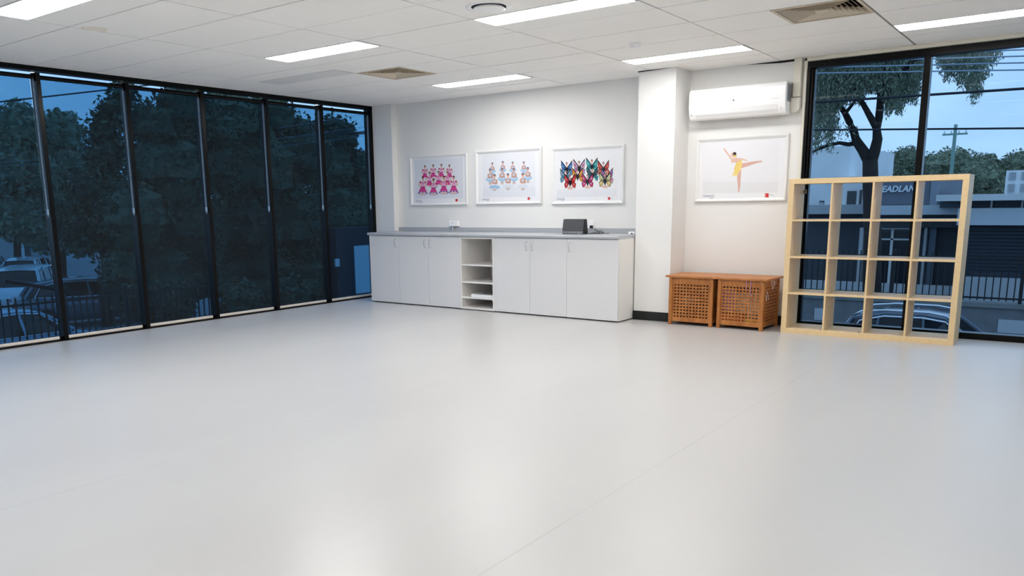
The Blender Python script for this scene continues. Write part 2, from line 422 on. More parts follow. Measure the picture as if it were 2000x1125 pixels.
def make_vent(name_label, x, y):
    r = empty('ceiling_vent', (x, y, H), name_label, 'vent', 'square beige ceiling vents')
    s = .588; h = s/2
    MB().box(-h, h, -h, h, .16, .17).box(-h, -h+.004, -h, h, .03, .16).box(h-.004, h, -h, h, .03, .16).box(-h, h, -h, -h+.004, .03, .16).box(-h, h, h-.004, h, .03, .16).build('duct_box', DARKV, r)
    f = MB()
    for q in ((-h, h, -h, -h+.022), (-h, h, h-.022, h), (-h, -h+.022, -h+.022, h-.022), (h-.022, h, -h+.022, h-.022)): f.box(*q, -.004, .03)
    f.build('frame', BEIGE, r, bevel=.002)
    for q in range(4):
        lv = MB(); R = Matrix.Rotation(q*PI/2, 4, 'Z')
        n = 7
        for k in range(n):
            d = .045+k*(h-.022-.045)/n          # inner distance
            d2 = d+.036
            w1, w2 = d, d+.036
            # blade slopes down and outwards
            a = [R @ Vector(p) for p in ((-w1, -d, .040), (w1, -d, .040), (w2, -d2, -.001), (-w2, -d2, -.001))]
            lv.prism(a, (0, 0, .0018))
        lv.build('louvre', BEIGE, r)
    c_ = MB(); c_.prism([(-.045, -.045, .0), (.045, -.045, .0), (.045, .045, .0), (-.045, .045, .0)], (0, 0, .004)); c_.build('center_plate', BEIGE, r)
    return r
make_vent('square beige louvred ceiling vent next to the flat grey ceiling panel', gx[2]+.296, (gyj(4)+gyj(5))/2)
make_vent('square beige louvred ceiling vent with the black slots, nearest the right window', gx[6]-.592/2, (gyj(4)+gyj(5))/2)

gp = MB().box(gx[1]+g, gx[2]-g, gyj(3)+gs/2+.002, gyj(4)-g, H-.002, H+.006).build('ceiling_panel', GREYT)
tag(gp, 'flat light grey rectangular panel set in the white ceiling near the window wall', 'ceiling panel')
rd = empty('round_diffuser', (4.62, -3.725, H), 'round white air diffuser in the ceiling beside a light panel', 'vent')
MB().lathe([(.122, -.001), (.135, -.006), (.160, -.004), (.163, .004), (.122, .004)], n=48).build('ring', WHITEP, rd, smooth=True)
MB().lathe([(.001, -.022), (.105, -.022), (.114, -.018), (.106, -.006), (.09, .0), (.001, .0)], n=48).build('disc', WHITEP, rd, smooth=True)
MB().lathe([(.001, -.0015), (.125, -.0015), (.125, -.0005), (.001, -.0005)], n=48).build('throat', DARKV, rd)
sd = empty('smoke_detector', (4.80, -1.80, H), 'small round white smoke detector on the ceiling by the pillar light', 'smoke detector')
MB().lathe([(.001, -.012), (.055, -.012), (.058, 0), (.001, 0)], n=32).build('base', WHITEP, sd)
MB().lathe([(.001, -.042), (.034, -.040), (.043, -.034), (.045, -.012), (.001, -.012)], n=32).build('sensor_head', WHITEP, sd, smooth=False)

# ================================================================= CABINETS
A0 = Vector((.385, -.648, 0)); A1 = Vector((4.13, -.722, 0)); ANG = math.atan2(A1.y-A0.y, A1.x-A0.x); CL = (A1-A0).length
seam = [.535, 1.050, 1.565, 2.085, 2.605, 3.100, 3.745]   # right edge of each front, along the run
bay = [0]+seam
HT = .895
def local(x, y, z=0): return (A0.x+x*math.cos(ANG)-y*math.sin(ANG), A0.y+x*math.sin(ANG)+y*math.cos(ANG), z)
def handle(parent, x):
    # arched chrome pull, in the door's local space
    h = MB(); zc = .80; pts = [(x, 0, zc-.052), (x, -.022, zc-.047), (x, -.028, zc-.03), (x, -.028, zc+.03), (x, -.022, zc+.047), (x, 0, zc+.052)]
    h.tube(pts, .0045, 8); h.build('handle', CHROME, parent, smooth=True)
D = .60
def carcass(x0, x1, open_=False, endpanel=False):
    c = MB(); t = .016; w = x1-x0
    c.box(0, t, .018, D, .012, HT-.001); c.box(w-t, w, .018 if not endpanel else 0.018, D, .012, HT-.001)
    c.box(t, w-t, .018, D, .012, .03); c.box(t, w-t, .018, D, HT-.018, HT-.002); c.box(t, w-t, D-.008, D, .03, HT-.018)
    c.box(.02, w-.02, .05, D-.02, 0, .012, 1)
    return c
units = [(0, .535, [(0, .535, 'R')], 'grey single door base cabinet at the window end of the counter'),
         (.535, 1.565, [(.535, 1.050, 'R'), (1.050, 1.565, 'L')], 'grey two door base cabinet left of the open shelves'),
         (2.085, 3.100, [(2.085, 2.605, 'R'), (2.605, 3.100, 'L')], 'grey two door base cabinet right of the open shelves'),
         (3.100, 3.745, [(3.100, 3.745, 'L')], 'grey wide single door base cabinet at the pillar end of the counter')]
for (a, b_, doors, lb) in units:
    r = empty('base_cabinet', local(a, 0), lb, 'cabinet', 'base cabinets under the grey counter', ANG)
    carcass(a, b_).build('body', [GREYI, DARKV], r)
    for (p, q, s) in doors:
        d = MB().box(p-a+.0015, q-a-.0015, 0, .0175, .016, HT-.004).build('door', GREYL, r, bevel=.0012)
        handle(d, (q-a-.045) if s == 'R' else (p-a+.040))
r = empty('open_shelf_cabinet', local(1.565, 0), 'grey open cabinet with three shelves between the door cabinets', 'cabinet', None, ANG)
w = .52
b_ = MB(); t = .022
b_.box(0, t, 0, D, .012, HT-.001).box(w-t, w, 0, D, .012, HT-.001).box(t, w-t, 0, D, .012, .034).box(t, w-t, 0, D, HT-.022, HT-.002).box(t, w-t, D-.008, D, .034, HT-.022).box(.02, w-.02, .05, D-.02, 0, .012, 1)
b_.build('body', [GREYI, DARKV], r, bevel=.001)
for z in (.545, .333, .143): MB().box(t, w-t, .002, D-.008, z, z+.018).build('shelf', GREYI, r, bevel=.001)
tr = empty('document_tray', local(1.565+.14, .035, .161), 'flat white tray on the lowest shelf of the open cabinet', 'tray', None, ANG)
MB().box(0, .355, 0, .25, 0, .004).box(0, .355, 0, .006, .004, .036).box(0, .006, .006, .25, .004, .036).box(.349, .355, .006, .25, .004, .036).build('tray_body', WHITEP, tr, bevel=.002)
MB().box(.01, .345, .01, .24, .005, .014).build('paper_stack', mat('paper', srgb(240, 240, 238), .8), tr)
# worktop: rolled front edge, reaches back to the wall, notched round nib and pillar
wt = empty('worktop', (0, 0, HT), 'long grey laminate counter top with rounded front edge along the back wall', 'counter top')
fL, fR = local(-.012, -.028), local(CL-.002, -.028)
prof = [(0.02, 0), (.006, .002), (0, .010), (0, .026), (.006, .034), (.02, .036)]
m_ = MB()
yb = -.002
# body as a polygon prism
m_.prism([(fL[0]-.0, fL[1]+.02, 0), (fR[0], fR[1]+.02, 0), (fR[0]+.03 if False else fR[0], -.39, 0), (4.145, -.39, 0), (4.145, yb, 0), (.354, yb, 0), (.354, -.104, 0), (.365, -.3, 0)], (0, 0, .036))
k0 = len(m_.v)
for e in (fL, fR):
    for (dy, dz) in prof: m_.v.append(Vector((e[0], e[1]+dy, dz)))
n = len(prof)
for i in range(n-1): m_.f.append([k0+i, k0+i+1, k0+n+i+1, k0+n+i]); m_.mi.append(0)
m_.f.append([k0+i for i in range(n)]); m_.mi.append(0); m_.f.append([k0+n+i for i in range(n)]); m_.mi.append(0)
m_.build('top_slab', TOPG, wt)
MB().box(.355, 4.143, -.020, -.001, .037, .090).build('upstand', TOPG, wt, bevel=.001)

# ================================================================= THINGS ON THE COUNTER
CT = HT+.036
sp = empty('speaker_dock', (3.235, -.395, CT), 'dark grey tabletop speaker dock standing on the counter', 'speaker', None, math.radians(-3))
side = [(0, 0), (.085, 0), (.085, .02), (.062, .165), (.048, .170), (.030, .168), (.006, .03)]
MB().prism([(.004, y, z) for y, z in side], (.292, 0, 0)).build('cabinet_shell', BLK, sp, bevel=.003)
fr = MB(); fr.prism([(.0, .0015, .034), (.0, .026, .166), (.0, .029, .166), (.0, .0055, .034)], (.282, 0, 0)); fr.build('grille', GRILLE, sp, bevel=.001)
MB().box(.0, .282, -.004, .006, .006, .031).build('base_strip', SILV, sp, bevel=.003)
MB().box(.078, .080, -.0055, -.003, .008, .030).build('dock_slot', BLK, sp)
cb = MB(); random.seed(3)
def coil(cx, cy, rx, ry, turns, z0, n=40, tilt=0):
    return [(cx+rx*math.cos(2*PI*turns*i/n)*(1-.1*i/n), cy+ry*math.sin(2*PI*turns*i/n)+.01*i/n, z0+.004+tilt*(1-math.cos(2*PI*turns*i/n))/2) for i in range(n+1)]
cb.tube([(3.53, -.34, CT+.006), (3.56, -.33, CT+.006), (3.60, -.30, CT+.012), (3.66, -.30, CT+.02)]+coil(3.66, -.28, .055, .03, 2.2, CT+.003, 50, .035)+[(3.74, -.30, CT+.006), (3.80, -.31, CT+.004)], .0028, 6)
cb.tube([(3.53, -.36, CT+.004), (3.60, -.37, CT+.005), (3.68, -.33, CT+.022), (3.705, -.31, CT+.045), (3.72, -.30, CT+.03), (3.73, -.32, CT+.006), (3.66, -.35, CT+.004), (3.58, -.35, CT+.006)], .0026, 6)
cb.tube([(3.47, -.03, CT+.055), (3.48, -.06, CT+.03), (3.52, -.14, CT+.005), (3.60, -.22, CT+.005), (3.66, -.26, CT+.006)], .0026, 6)
pcord = cb.build('power_cord', BLK, sp, smooth=True); pcord['label'] = 'black power cord coiled on the counter'
pcord.matrix_parent_inverse = (Matrix.Translation(sp.location) @ Matrix.Rotation(math.radians(-3), 4, 'Z')).inverted()
ol = empty('power_outlet', (3.40, -.002, 1.03), 'white wall power outlet half hidden behind the speaker dock', 'power outlet')
MB().box(-.055, .045, -.012, 0, -.045, .045).build('plate', WHITEP, ol, bevel=.003)
MB().box(.0, .03, -.045, -.012, -.044, -.012).build('plug', BLK, ol, bevel=.004)
MB().box(-.035, -.02, -.015, -.012, .015, .03).build('switch', WHITEP, ol, bevel=.001)
wb = empty('wall_switch_box', (1.355, -.002, .998), 'small white wall box over a short chrome post on the counter', 'power outlet')
MB().box(-.075, .075, -.05, 0, .0, .072).build('box_cover', WHITEP, wb, bevel=.008)
MB().box(-.018, .0, -.052, -.05, .044, .052).build('logo_mark', mat('grey_mark', srgb(150, 150, 150), .5), wb)
MB().tube([(-.022, -.032, -.068), (-.022, -.032, .0)], .012, 16).lathe([(.018, -.067), (.018, -.060), (.012, -.058)], (-.022, -.032, 0), 20).build('chrome_post', CHROME, wb, smooth=False)
tag(MB().box(3.462, 3.492, -.425, -.410, CT, CT+.014).build('dock_adapter', SILV, bevel=.003), 'tiny silver adapter lying in front of the speaker dock corner', 'adapter')
ch = empty('charger', (4.085, -.33, CT), 'small white charger on the counter against the pillar', 'charger', None, .1)
MB().box(-.035, .035, -.025, .025, 0, .03).build('case', WHITEP, ch, bevel=.006)
MB().box(-.005, .02, -.029, -.025, .006, .016).build('socket', BLK, ch)

# ================================================================= POSTERS
def homog(src, dst):
    A = []; B = []
    for (x, y), (u, v) in zip(src, dst):
        A.append([x, y, 1, 0, 0, 0, -u*x, -u*y]); B.append(u); A.append([0, 0, 0, x, y, 1, -v*x, -v*y]); B.append(v)
    h = np.linalg.solve(np.array(A, float), np.array(B, float)); return h
PM = {}
def pcol(rgb):
    if rgb not in PM: PM[rgb] = mat('ink_%d_%d_%d' % rgb, srgb(*rgb), .6, spec=.2)
    return PM[rgb]
class Art:
    """flat print drawn as layered ink shapes; coordinates come from the picture, mapped to the sheet"""
    def __init__(s, corners, w, h): s.h = homog(corners, [(0, h), (w, h), (w, 0), (0, 0)]); s.m = MB(); s.cols = []; s.z = 0
    def T(s, x, y):
        h = s.h; d = h[6]*x+h[7]*y+1; return ((h[0]*x+h[1]*y+h[2])/d, (h[3]*x+h[4]*y+h[5])/d)
    def poly(s, pts, rgb, raw=False):
        if rgb not in s.cols: s.cols.append(rgb)
        s.z += .000006
        q = pts if raw else [s.T(*p) for p in pts]
        s.m.face([(x, -.0002-s.z, y) for x, y in q], s.cols.index(rgb))
    def ell(s, cx, cy, rx, ry, rgb, n=14, a0=0, a1=2*PI, rot=0):
        pts = []
        for k in range(n if a1-a0 > 6.2 else n+1):
            a = a0+(a1-a0)*k/n; x, y = rx*math.cos(a), ry*math.sin(a); pts.append((cx+x*math.cos(rot)-y*math.sin(rot), cy+x*math.sin(rot)+y*math.cos(rot)))
        s.poly(pts, rgb)
    def line(s, pts, w, rgb):
        for (x0, y0), (x1, y1) in zip(pts[:-1], pts[1:]):
            L = math.hypot(x1-x0, y1-y0) or 1; nx, ny = -(y1-y0)/L*w/2, (x1-x0)/L*w/2; ex, ey = (x1-x0)/L*w*.25, (y1-y0)/L*w*.25
            s.poly([(x0+nx-ex, y0+ny-ey), (x1+nx+ex, y1+ny+ey), (x1-nx+ex, y1-ny+ey), (x0-nx-ex, y0-ny-ey)], rgb)
    def text(s, x, y, size, txt, rgb):
        u, v = s.T(x, y); vs, fs = text_mesh(txt, size, 0, size*.0)
        if rgb not in s.cols: s.cols.append(rgb)
        s.z += .00002; k = len(s.m.v)
        s.m.v += [Vector((u+p.x, -.0002-s.z, v+p.y)) for p in vs]
        for f in fs: s.m.f.append([k+i for i in f]); s.m.mi.append(s.cols.index(rgb))
SK, SK2 = (222, 170, 148), (178, 122, 96); HAIR = (70, 48, 44)
def poster(xc, zc, w, h, label, corners, inner, draw, group, tilt=0.0, rx=0.0):
    r = empty('framed_poster', (xc-w/2, -.004, zc-h/2), label, 'poster', group); r.rotation_euler = (rx, tilt, 0)
    t = .036; f = MB()
    prof = [(0, 0), (0, -.018), (.006, -.024), (.016, -.024), (.030, -.014), (t, -.012), (t, 0)]
    cs = [(0, 0, 1, 1), (w, 0, -1, 1), (w, h, -1, -1), (0, h, 1, -1)]; n = len(prof); k = 0
    for (x, z, dx, dz) in cs:
        for (i_, y_) in prof: f.v.append(Vector((x+dx*i_, y_, z+dz*i_)))
    for a in range(4):
        b2 = (a+1) % 4
        for i in range(n): j = (i+1) % n; f.f.append([a*n+i, a*n+j, b2*n+j, b2*n+i]); f.mi.append(0)
    f.build('frame', FRAMEW, r)
    MB().box(t-.004, w-t+.004, -.006, -.001, t-.004, h-t+.004).build('backing_sheet', mat('sheet_white', srgb(252, 252, 253), .5, spec=.2), r)
    A = Art(corners, w, h); A.m_off = 0
    draw(A)
    pr = A.m.build('print', [pcol(q) for q in A.cols], r, loc=(0, -.0062, 0))
    MB().box(t, w-t, -.0105, -.0095, t, h-t).build('glazing', GLZ, r)
    return r
def logo(A, x, y, s, tx, ty, ts):
    A.poly([(x-s, y-s*1.1), (x+s, y-s*1.1), (x+s, y+s*1.1), (x-s, y+s*1.1)], (226, 44, 48))
    A.line([(x-s*.9, y-s*.3), (x-s*.35, y-s*.3)], s*.22, (245, 215, 215)); A.line([(x-s*.9, y+s*.4), (x-s*.35, y+s*.4)], s*.22, (245, 215, 215))
    A.line([(x+s*1.4, y-s*.4), (x+s*3.4, y-s*.3)], s*.18, (196, 198, 204)); A.line([(x+s*1.4, y+s*.1), (x+s*4.2, y+s*.2)], s*.14, (206, 208, 212))
    A.text(tx, ty, ts, 'DANCE', (112, 108, 150))
    A.line([(tx-s*.5, ty-s*.1), (tx-s*.5, ty-s*1.3)], s*.2, (160, 158, 190))
    A.line([(tx+s*3.0, ty+s*.6), (tx+s*5.0, ty+s*.6)], s*.3, (165, 163, 195))
def girl_pink(A, x, y, k, front, sk=SK):
    """x,y = head centre; k = scale"""
    P1, P2, P3, PU = (238, 172, 210), (226, 70, 150), (206, 74, 108), (98, 62, 142)
    if front:
        A.ell(x, y+225*k, 76*k, 34*k, PU); A.ell(x, y+232*k, 60*k, 24*k, (226, 214, 232)); A.ell(x-16*k, y+240*k, 20*k, 20*k, (232, 200, 190)); A.ell(x+18*k, y+240*k, 20*k, 20*k, (232, 200, 190))
        for q in range(7): A.ell(x-62*k+q*21*k, y+205*k+6*k*(q % 2), 12*k, 12*k, PU if q % 2 else (230, 220, 240))
    A.poly([(x-30*k, y+135*k), (x+30*k, y+135*k), (x+62*k, y+205*k), (x-62*k, y+205*k)], P2)
    A.line([(x-38*k, y+62*k), (x-62*k, y+100*k), (x-30*k, y+132*k)], 13*k, sk); A.line([(x+38*k, y+62*k), (x+62*k, y+100*k), (x+30*k, y+132*k)], 13*k, sk)
    A.poly([(x-36*k, y+52*k), (x+36*k, y+52*k), (x+27*k, y+136*k), (x-27*k, y+136*k)], P1)
    A.line([(x-27*k, y+134*k), (x+27*k, y+134*k)], 12*k, (150, 30, 96))
    A.ell(x-38*k, y+58*k, 17*k, 15*k, P3); A.ell(x+38*k, y+58*k, 17*k, 15*k, P3)
    A.ell(x, y+72*k, 10*k, 6*k, (120, 60, 110)); A.line([(x, y+20*k), (x, y+54*k)], 14*k, sk)
    A.ell(x, y, 18*k, 25*k, sk); A.ell(x, y-14*k, 19*k, 16*k, HAIR); A.ell(x, y-28*k, 8*k, 7*k, HAIR); A.ell(x, y+3*k, 14*k, 17*k, sk)
    A.ell(x, y+11*k, 5*k, 2*k, (190, 60, 80)); A.line([(x-9*k, y), (x-3*k, y)], 2.5*k, HAIR); A.line([(x+3*k, y), (x+9*k, y)], 2.5*k, HAIR)
def draw1(A):
    A.poly([(228, 345), (985, 300), (995, 940), (250, 950)], (238, 241, 247))
    for p in ((392, 455, .8), (522, 440, .82), (650, 430, .84), (778, 440, .84)): girl_pink(A, *p, False)
    for p in ((466, 560, .9), (607, 545, .9), (750, 550, .9)): girl_pink(A, *p, False)
    for i, p in enumerate(((363, 635, 1), (530, 660, .92), (692, 625, 1), (848, 622, 1))): girl_pink(A, *p, True, SK2 if i == 1 else SK)
    logo(A, 893, 972, 18, 266, 1000, .030)
def girl_blue(A, x, y, k, front):
    T1, T2, T3 = (172, 208, 236), (196, 222, 242), (232, 238, 246)
    if front:
        A.ell(x, y+180*k, 92*k, 36*k, T3 if x > 500 else T1); A.ell(x-14*k, y+215*k, 24*k, 18*k, (228, 214, 208)); A.ell(x+16*k, y+215*k, 24*k, 18*k, (228, 214, 208)); A.ell(x, y+232*k, 12*k, 6*k, (90, 80, 90))
    else:
        A.ell(x-12*k, y+200*k, 12*k, 50*k, (206, 190, 190)); A.ell(x+12*k, y+200*k, 12*k, 50*k, (206, 190, 190)); A.ell(x, y+150*k, 74*k, 42*k, T1); A.ell(x, y+138*k, 60*k, 24*k, T2)
    A.poly([(x-38*k, y+60*k), (x-20*k, y+46*k), (x+20*k, y+46*k), (x+38*k, y+60*k), (x+34*k, y+126*k), (x-34*k, y+126*k)], SK)
    A.poly([(x-22*k, y+62*k), (x+22*k, y+62*k), (x+22*k, y+130*k), (x-22*k, y+130*k)], (206, 214, 228))
    A.line([(x-36*k, y+64*k), (x-40*k, y+112*k), (x+20*k, y+112*k)], 14*k, SK); A.line([(x+36*k, y+64*k), (x+40*k, y+122*k), (x-24*k, y+124*k)], 14*k, (206, 150, 128))
    A.line([(x, y+20*k), (x, y+52*k)], 13*k, SK); A.ell(x, y-26*k, 22*k, 14*k, (150, 192, 230)); A.ell(x, y-10*k, 21*k, 19*k, HAIR); A.ell(x, y+3*k, 16*k, 22*k, SK)
    A.line([(x-9*k, y), (x-3*k, y)], 2.5*k, HAIR); A.line([(x+3*k, y), (x+9*k, y)], 2.5*k, HAIR); A.ell(x, y+12*k, 4*k, 2*k, (190, 70, 80))
def draw2(A):
    A.poly([(175, 265), (1000, 220), (1000, 925), (178, 925)], (246, 247, 250)); A.poly([(178, 770), (1000, 765), (1000, 925), (178, 925)], (240, 242, 246))
    for p in ((328, 405, .72), (492, 385, .75), (648, 395, .72), (823, 395, .74)): girl_blue(A, *p, False)
    for p in ((293, 505, .92), (480, 500, .92), (667, 500, .92), (885, 490, .9)): girl_blue(A, *p, False)
    for p in ((362, 595, .95), (572, 585, .95), (805, 585, .98)): girl_blue(A, *p, True)
    logo(A, 893, 952, 18, 180, 968, .030)
def butterfly(A, x, y, k, c1, c2, c3, front):
    B = (18, 16, 20)
    for s in (-1, 1):
        up = [(x+s*6*k, y+75*k), (x+s*88*k, y-50*k), (x+s*92*k, y+20*k), (x+s*80*k, y+85*k), (x+s*10*k, y+110*k)]
        lo = [(x+s*8*k, y+100*k), (x+s*70*k, y+85*k), (x+s*98*k, y+120*k), (x+s*80*k, y+190*k), (x+s*50*k, y+175*k)]
        A.poly(up, B); A.poly(lo, B)
        cen = lambda P, f: [((px-cx_)*f+cx_, (py-cy_)*f+cy_) for px, py in P for cx_, cy_ in [(sum(q[0] for q in P)/len(P), sum(q[1] for q in P)/len(P))]]
        A.poly(cen(up, .84), c1); A.poly(cen(lo, .84), c2)
        A.poly([(x+s*40*k, y+60*k), (x+s*70*k, y+15*k), (x+s*76*k, y+50*k)], c3); A.poly([(x+s*40*k, y+118*k), (x+s*70*k, y+110*k), (x+s*66*k, y+150*k)], c3)
        for q in ((88, 10), (84, 50), (70, 84)): A.line([(x+s*14*k, y+88*k), (x+s*q[0]*k, y+q[1]*k)], 5*k, B)
        for q in ((92, 120), (80, 160)): A.line([(x+s*14*k, y+100*k), (x+s*q[0]*k, y+q[1]*k)], 5*k, B)
        A.line([(x+s*12*k, y+58*k), (x+s*88*k, y-46*k)], 15*k, B); A.ell(x+s*90*k, y-54*k, 6*k, 8*k, SK)
    if front: A.ell(x-20*k, y+185*k, 26*k, 24*k, (234, 200, 180)); A.ell(x+20*k, y+185*k, 26*k, 24*k, (234, 200, 180))
    A.poly([(x-24*k, y+48*k), (x-8*k, y+56*k), (x+8*k, y+56*k), (x+24*k, y+48*k), (x+22*k, y+110*k), (x, y+172*k), (x-22*k, y+110*k)], B)
    A.line([(x, y+18*k), (x, y+58*k)], 13*k, SK); A.ell(x, y-8*k, 17*k, 20*k, HAIR); A.ell(x, y+3*k, 14*k, 20*k, SK)
    A.line([(x-8*k, y), (x-2*k, y)], 2.5*k, HAIR); A.line([(x+3*k, y), (x+8*k, y)], 2.5*k, HAIR)
def draw3(A):
    A.poly([(170, 200), (1115, 165), (1110, 915), (170, 915)], (250, 250, 250)); A.poly([(170, 800), (1112, 795), (1110, 915), (170, 915)], (242, 243, 246))
    butterfly(A, 330, 400, .95, (66, 122, 200), (96, 160, 214), (150, 200, 230), False)
    butterfly(A, 523, 380, .98, (226, 190, 220), (200, 180, 226), (214, 60, 110), False)
    butterfly(A, 722, 358, .98, (60, 186, 196), (70, 196, 206), (150, 220, 200), False)
    butterfly(A, 903, 395, .98, (222, 62, 56), (226, 90, 60), (240, 150, 70), False)
    butterfly(A, 312, 520, .92, (110, 180, 200), (90, 170, 190), (214, 150, 190), False)
    butterfly(A, 495, 510, .92, (242, 160, 50), (240, 150, 40), (250, 200, 90), False)
    butterfly(A, 730, 490, .95, (70, 110, 110), (64, 180, 180), (90, 60, 110), False)
    butterfly(A, 960, 520, 1.0, (150, 120, 200), (226, 170, 190), (200, 40, 80), False)
    butterfly(A, 378, 600, .95, (220, 44, 52), (226, 60, 60), (240, 150, 130), True)
    butterfly(A, 650, 590, .95, (218, 36, 104), (222, 40, 100), (190, 206, 232), True)
    butterfly(A, 925, 575, 1.0, (206, 214, 150), (226, 200, 120), (250, 240, 190), True)
    logo(A, 985, 946, 19, 178, 960, .030)
def draw4(A):
    A.poly([(215, 190), (1290, 130), (1255, 885), (215, 890)], (249, 249, 251)); A.poly([(215, 730), (1262, 735), (1255, 885), (215, 890)], (244, 244, 245))
    S1, S2, Y1, Y2 = (240, 202, 184), (232, 188, 172), (252, 226, 136), (246, 206, 96)
    A.poly([(765, 480), (900, 455), (1040, 442), (1050, 458), (960, 478), (850, 515), (755, 545), (735, 520)], S2)
    A.poly([(700, 600), (755, 560), (748, 660), (738, 800), (722, 880), (708, 880), (706, 780), (696, 680)], S2)
    A.poly([(640, 600), (625, 655), (700, 650), (730, 560)], (253, 240, 180))
    A.poly([(690, 430), (770, 420), (765, 500), (750, 560), (700, 630), (650, 640), (660, 560), (685, 500)], Y1)
    A.line([(700, 470), (660, 560)], 12, Y2); A.line([(740, 440), (700, 600)], 5, Y2)
    A.poly([(620, 410), (700, 400), (770, 425), (690, 470), (615, 465)], S1)
    A.poly([(520, 270), (535, 272), (590, 355), (630, 410), (610, 425), (560, 350), (515, 285)], S1)
    A.poly([(690, 405), (760, 408), (845, 435), (840, 450), (760, 430), (700, 432)], S1)
    A.ell(640, 362, 26, 34, S1); A.ell(668, 348, 24, 26, (66, 56, 54)); A.ell(672, 380, 24, 16, Y2); A.ell(668, 376, 12, 9, Y1)
    logo(A, 1105, 922, 26, 226, 945, .034)
PG = 'framed dance posters on the back wall'
poster(1.086, 1.608, .982, .664, 'white framed poster of dancers in pink costumes, left above the counter', [(155, 285), (1060, 220), (1072, 1045), (190, 1058)], None, draw1, PG, rx=.0)
poster(2.213, 1.615, 1.0, .674, 'white framed poster of ballet dancers in pale blue tutus', [(65, 195), (1110, 140), (1095, 1035), (75, 1035)], None, draw2, PG)
poster(3.336, 1.597, .962, .662, 'white framed poster of dancers with colourful butterfly wings', [(105, 160), (1245, 85), (1215, 1030), (85, 1030)], None, draw3, PG)
poster(5.143, 1.602, .960, .664, 'white framed poster of one dancer in yellow on one leg, below the air conditioner', [(155, 140), (1415, 75), (1368, 1000), (95, 1015)], None, draw4, PG)

# ================================================================= AIR CONDITIONER
ac = empty('air_conditioner', (4.64, 0, 2.105), 'white wall mounted split air conditioner beside the pillar', 'air conditioner')
Wd = .985
prof = [(0, .01), (-.13, 0), (-.165, .012), (-.19, .05), (-.207, .11), (-.21, .18), (-.205, .27), (-.19, .302), (-.15, .315), (0, .315)]
MB().prism([(0, y, z) for y, z in prof], (Wd, 0, 0)).build('housing', WHITEP, ac, bevel=.008)
fp = [(-.2095, .118), (-.2125, .18), (-.2075, .27), (-.194, .302), (-.188, .299), (-.200, .27), (-.205, .18), (-.203, .118)]
MB().prism([(.004, y, z) for y, z in fp], (Wd-.008, 0, 0)).build('front_panel', WHITEP, ac, bevel=.002)
vl = [(-.1685, .018), (-.194, .052), (-.209, .100), (-.205, .100), (-.190, .054), (-.165, .022)]
MB().prism([(.07, y, z) for y, z in vl], (Wd-.15, 0, 0)).build('air_flap', mat('flap_white', srgb(238, 238, 238), .35), ac, bevel=.001)
MB().box(.065, Wd-.075, -.130, -.02, -.002, .004).build('outlet', mat('outlet_grey', srgb(205, 203, 198), .5), ac)
ic = MB(); ic.box(Wd, Wd+.006, -.17, -.06, .12, .29)
for k in range(9): ic.box(Wd+.004, Wd+.010, -.15, -.075, .135+k*.016, .142+k*.016, 1)
ic.build('side_cover', [SILV, mat('slot_dark', srgb(120, 118, 112), .6)], ac)
lg = MB(); lg.lathe([(.001, 0), (.009, 0), (.009, .002), (.001, .002)], (.473, -.2135, .168), 20, 0, 'y')
vs, fs = text_mesh('LG', .016); k0 = len(lg.v); lg.v += [Vector((.486+p.x, -.2142, .162+p.y)) for p in vs]
for f in fs: lg.f.append([k0+i for i in f]); lg.mi.append(1)
lg.build('logo', [mat('logo_grey', srgb(120, 118, 120), .4), mat('logo_light', srgb(196, 196, 198), .4)], ac)
lt = MB().box(.85, .915, -.2145, -.212, .150, .1525).build('printed_line', mat('print_grey', srgb(190, 190, 190), .5), ac)
MB().box(.018, .04, -.200, -.196, .055, .061).build('mark', mat('print_grey', srgb(190, 190, 190), .5), ac)
MB().box(.935, .95, -.200, -.196, .055, .063).build('indicator_light', mat('print_grey', srgb(190, 190, 190), .5), ac)
pc = empty('pipe_cover', (5.64, 0, 0), 'cream pipe trunking running from the ceiling down to the air conditioner', 'pipe cover')
MB().box(0, .072, -.055, -.0005, 2.27, H).build('vertical_cover', CREAM, pc, bevel=.006)
el = [(-.004, 2.275)]; el = [(-.012, 2.265), (.076, 2.265)]
for k in range(9):
    a = -PI/2*k/8; el.append((.076-.055+.055*math.cos(a), 2.175+.055*math.sin(a)))
el += [(-.012, 2.12)]
MB().prism([(x, -.062, z) for x, z in el], (0, .061, 0)).build('elbow_cover', OFFW, pc, bevel=.006)

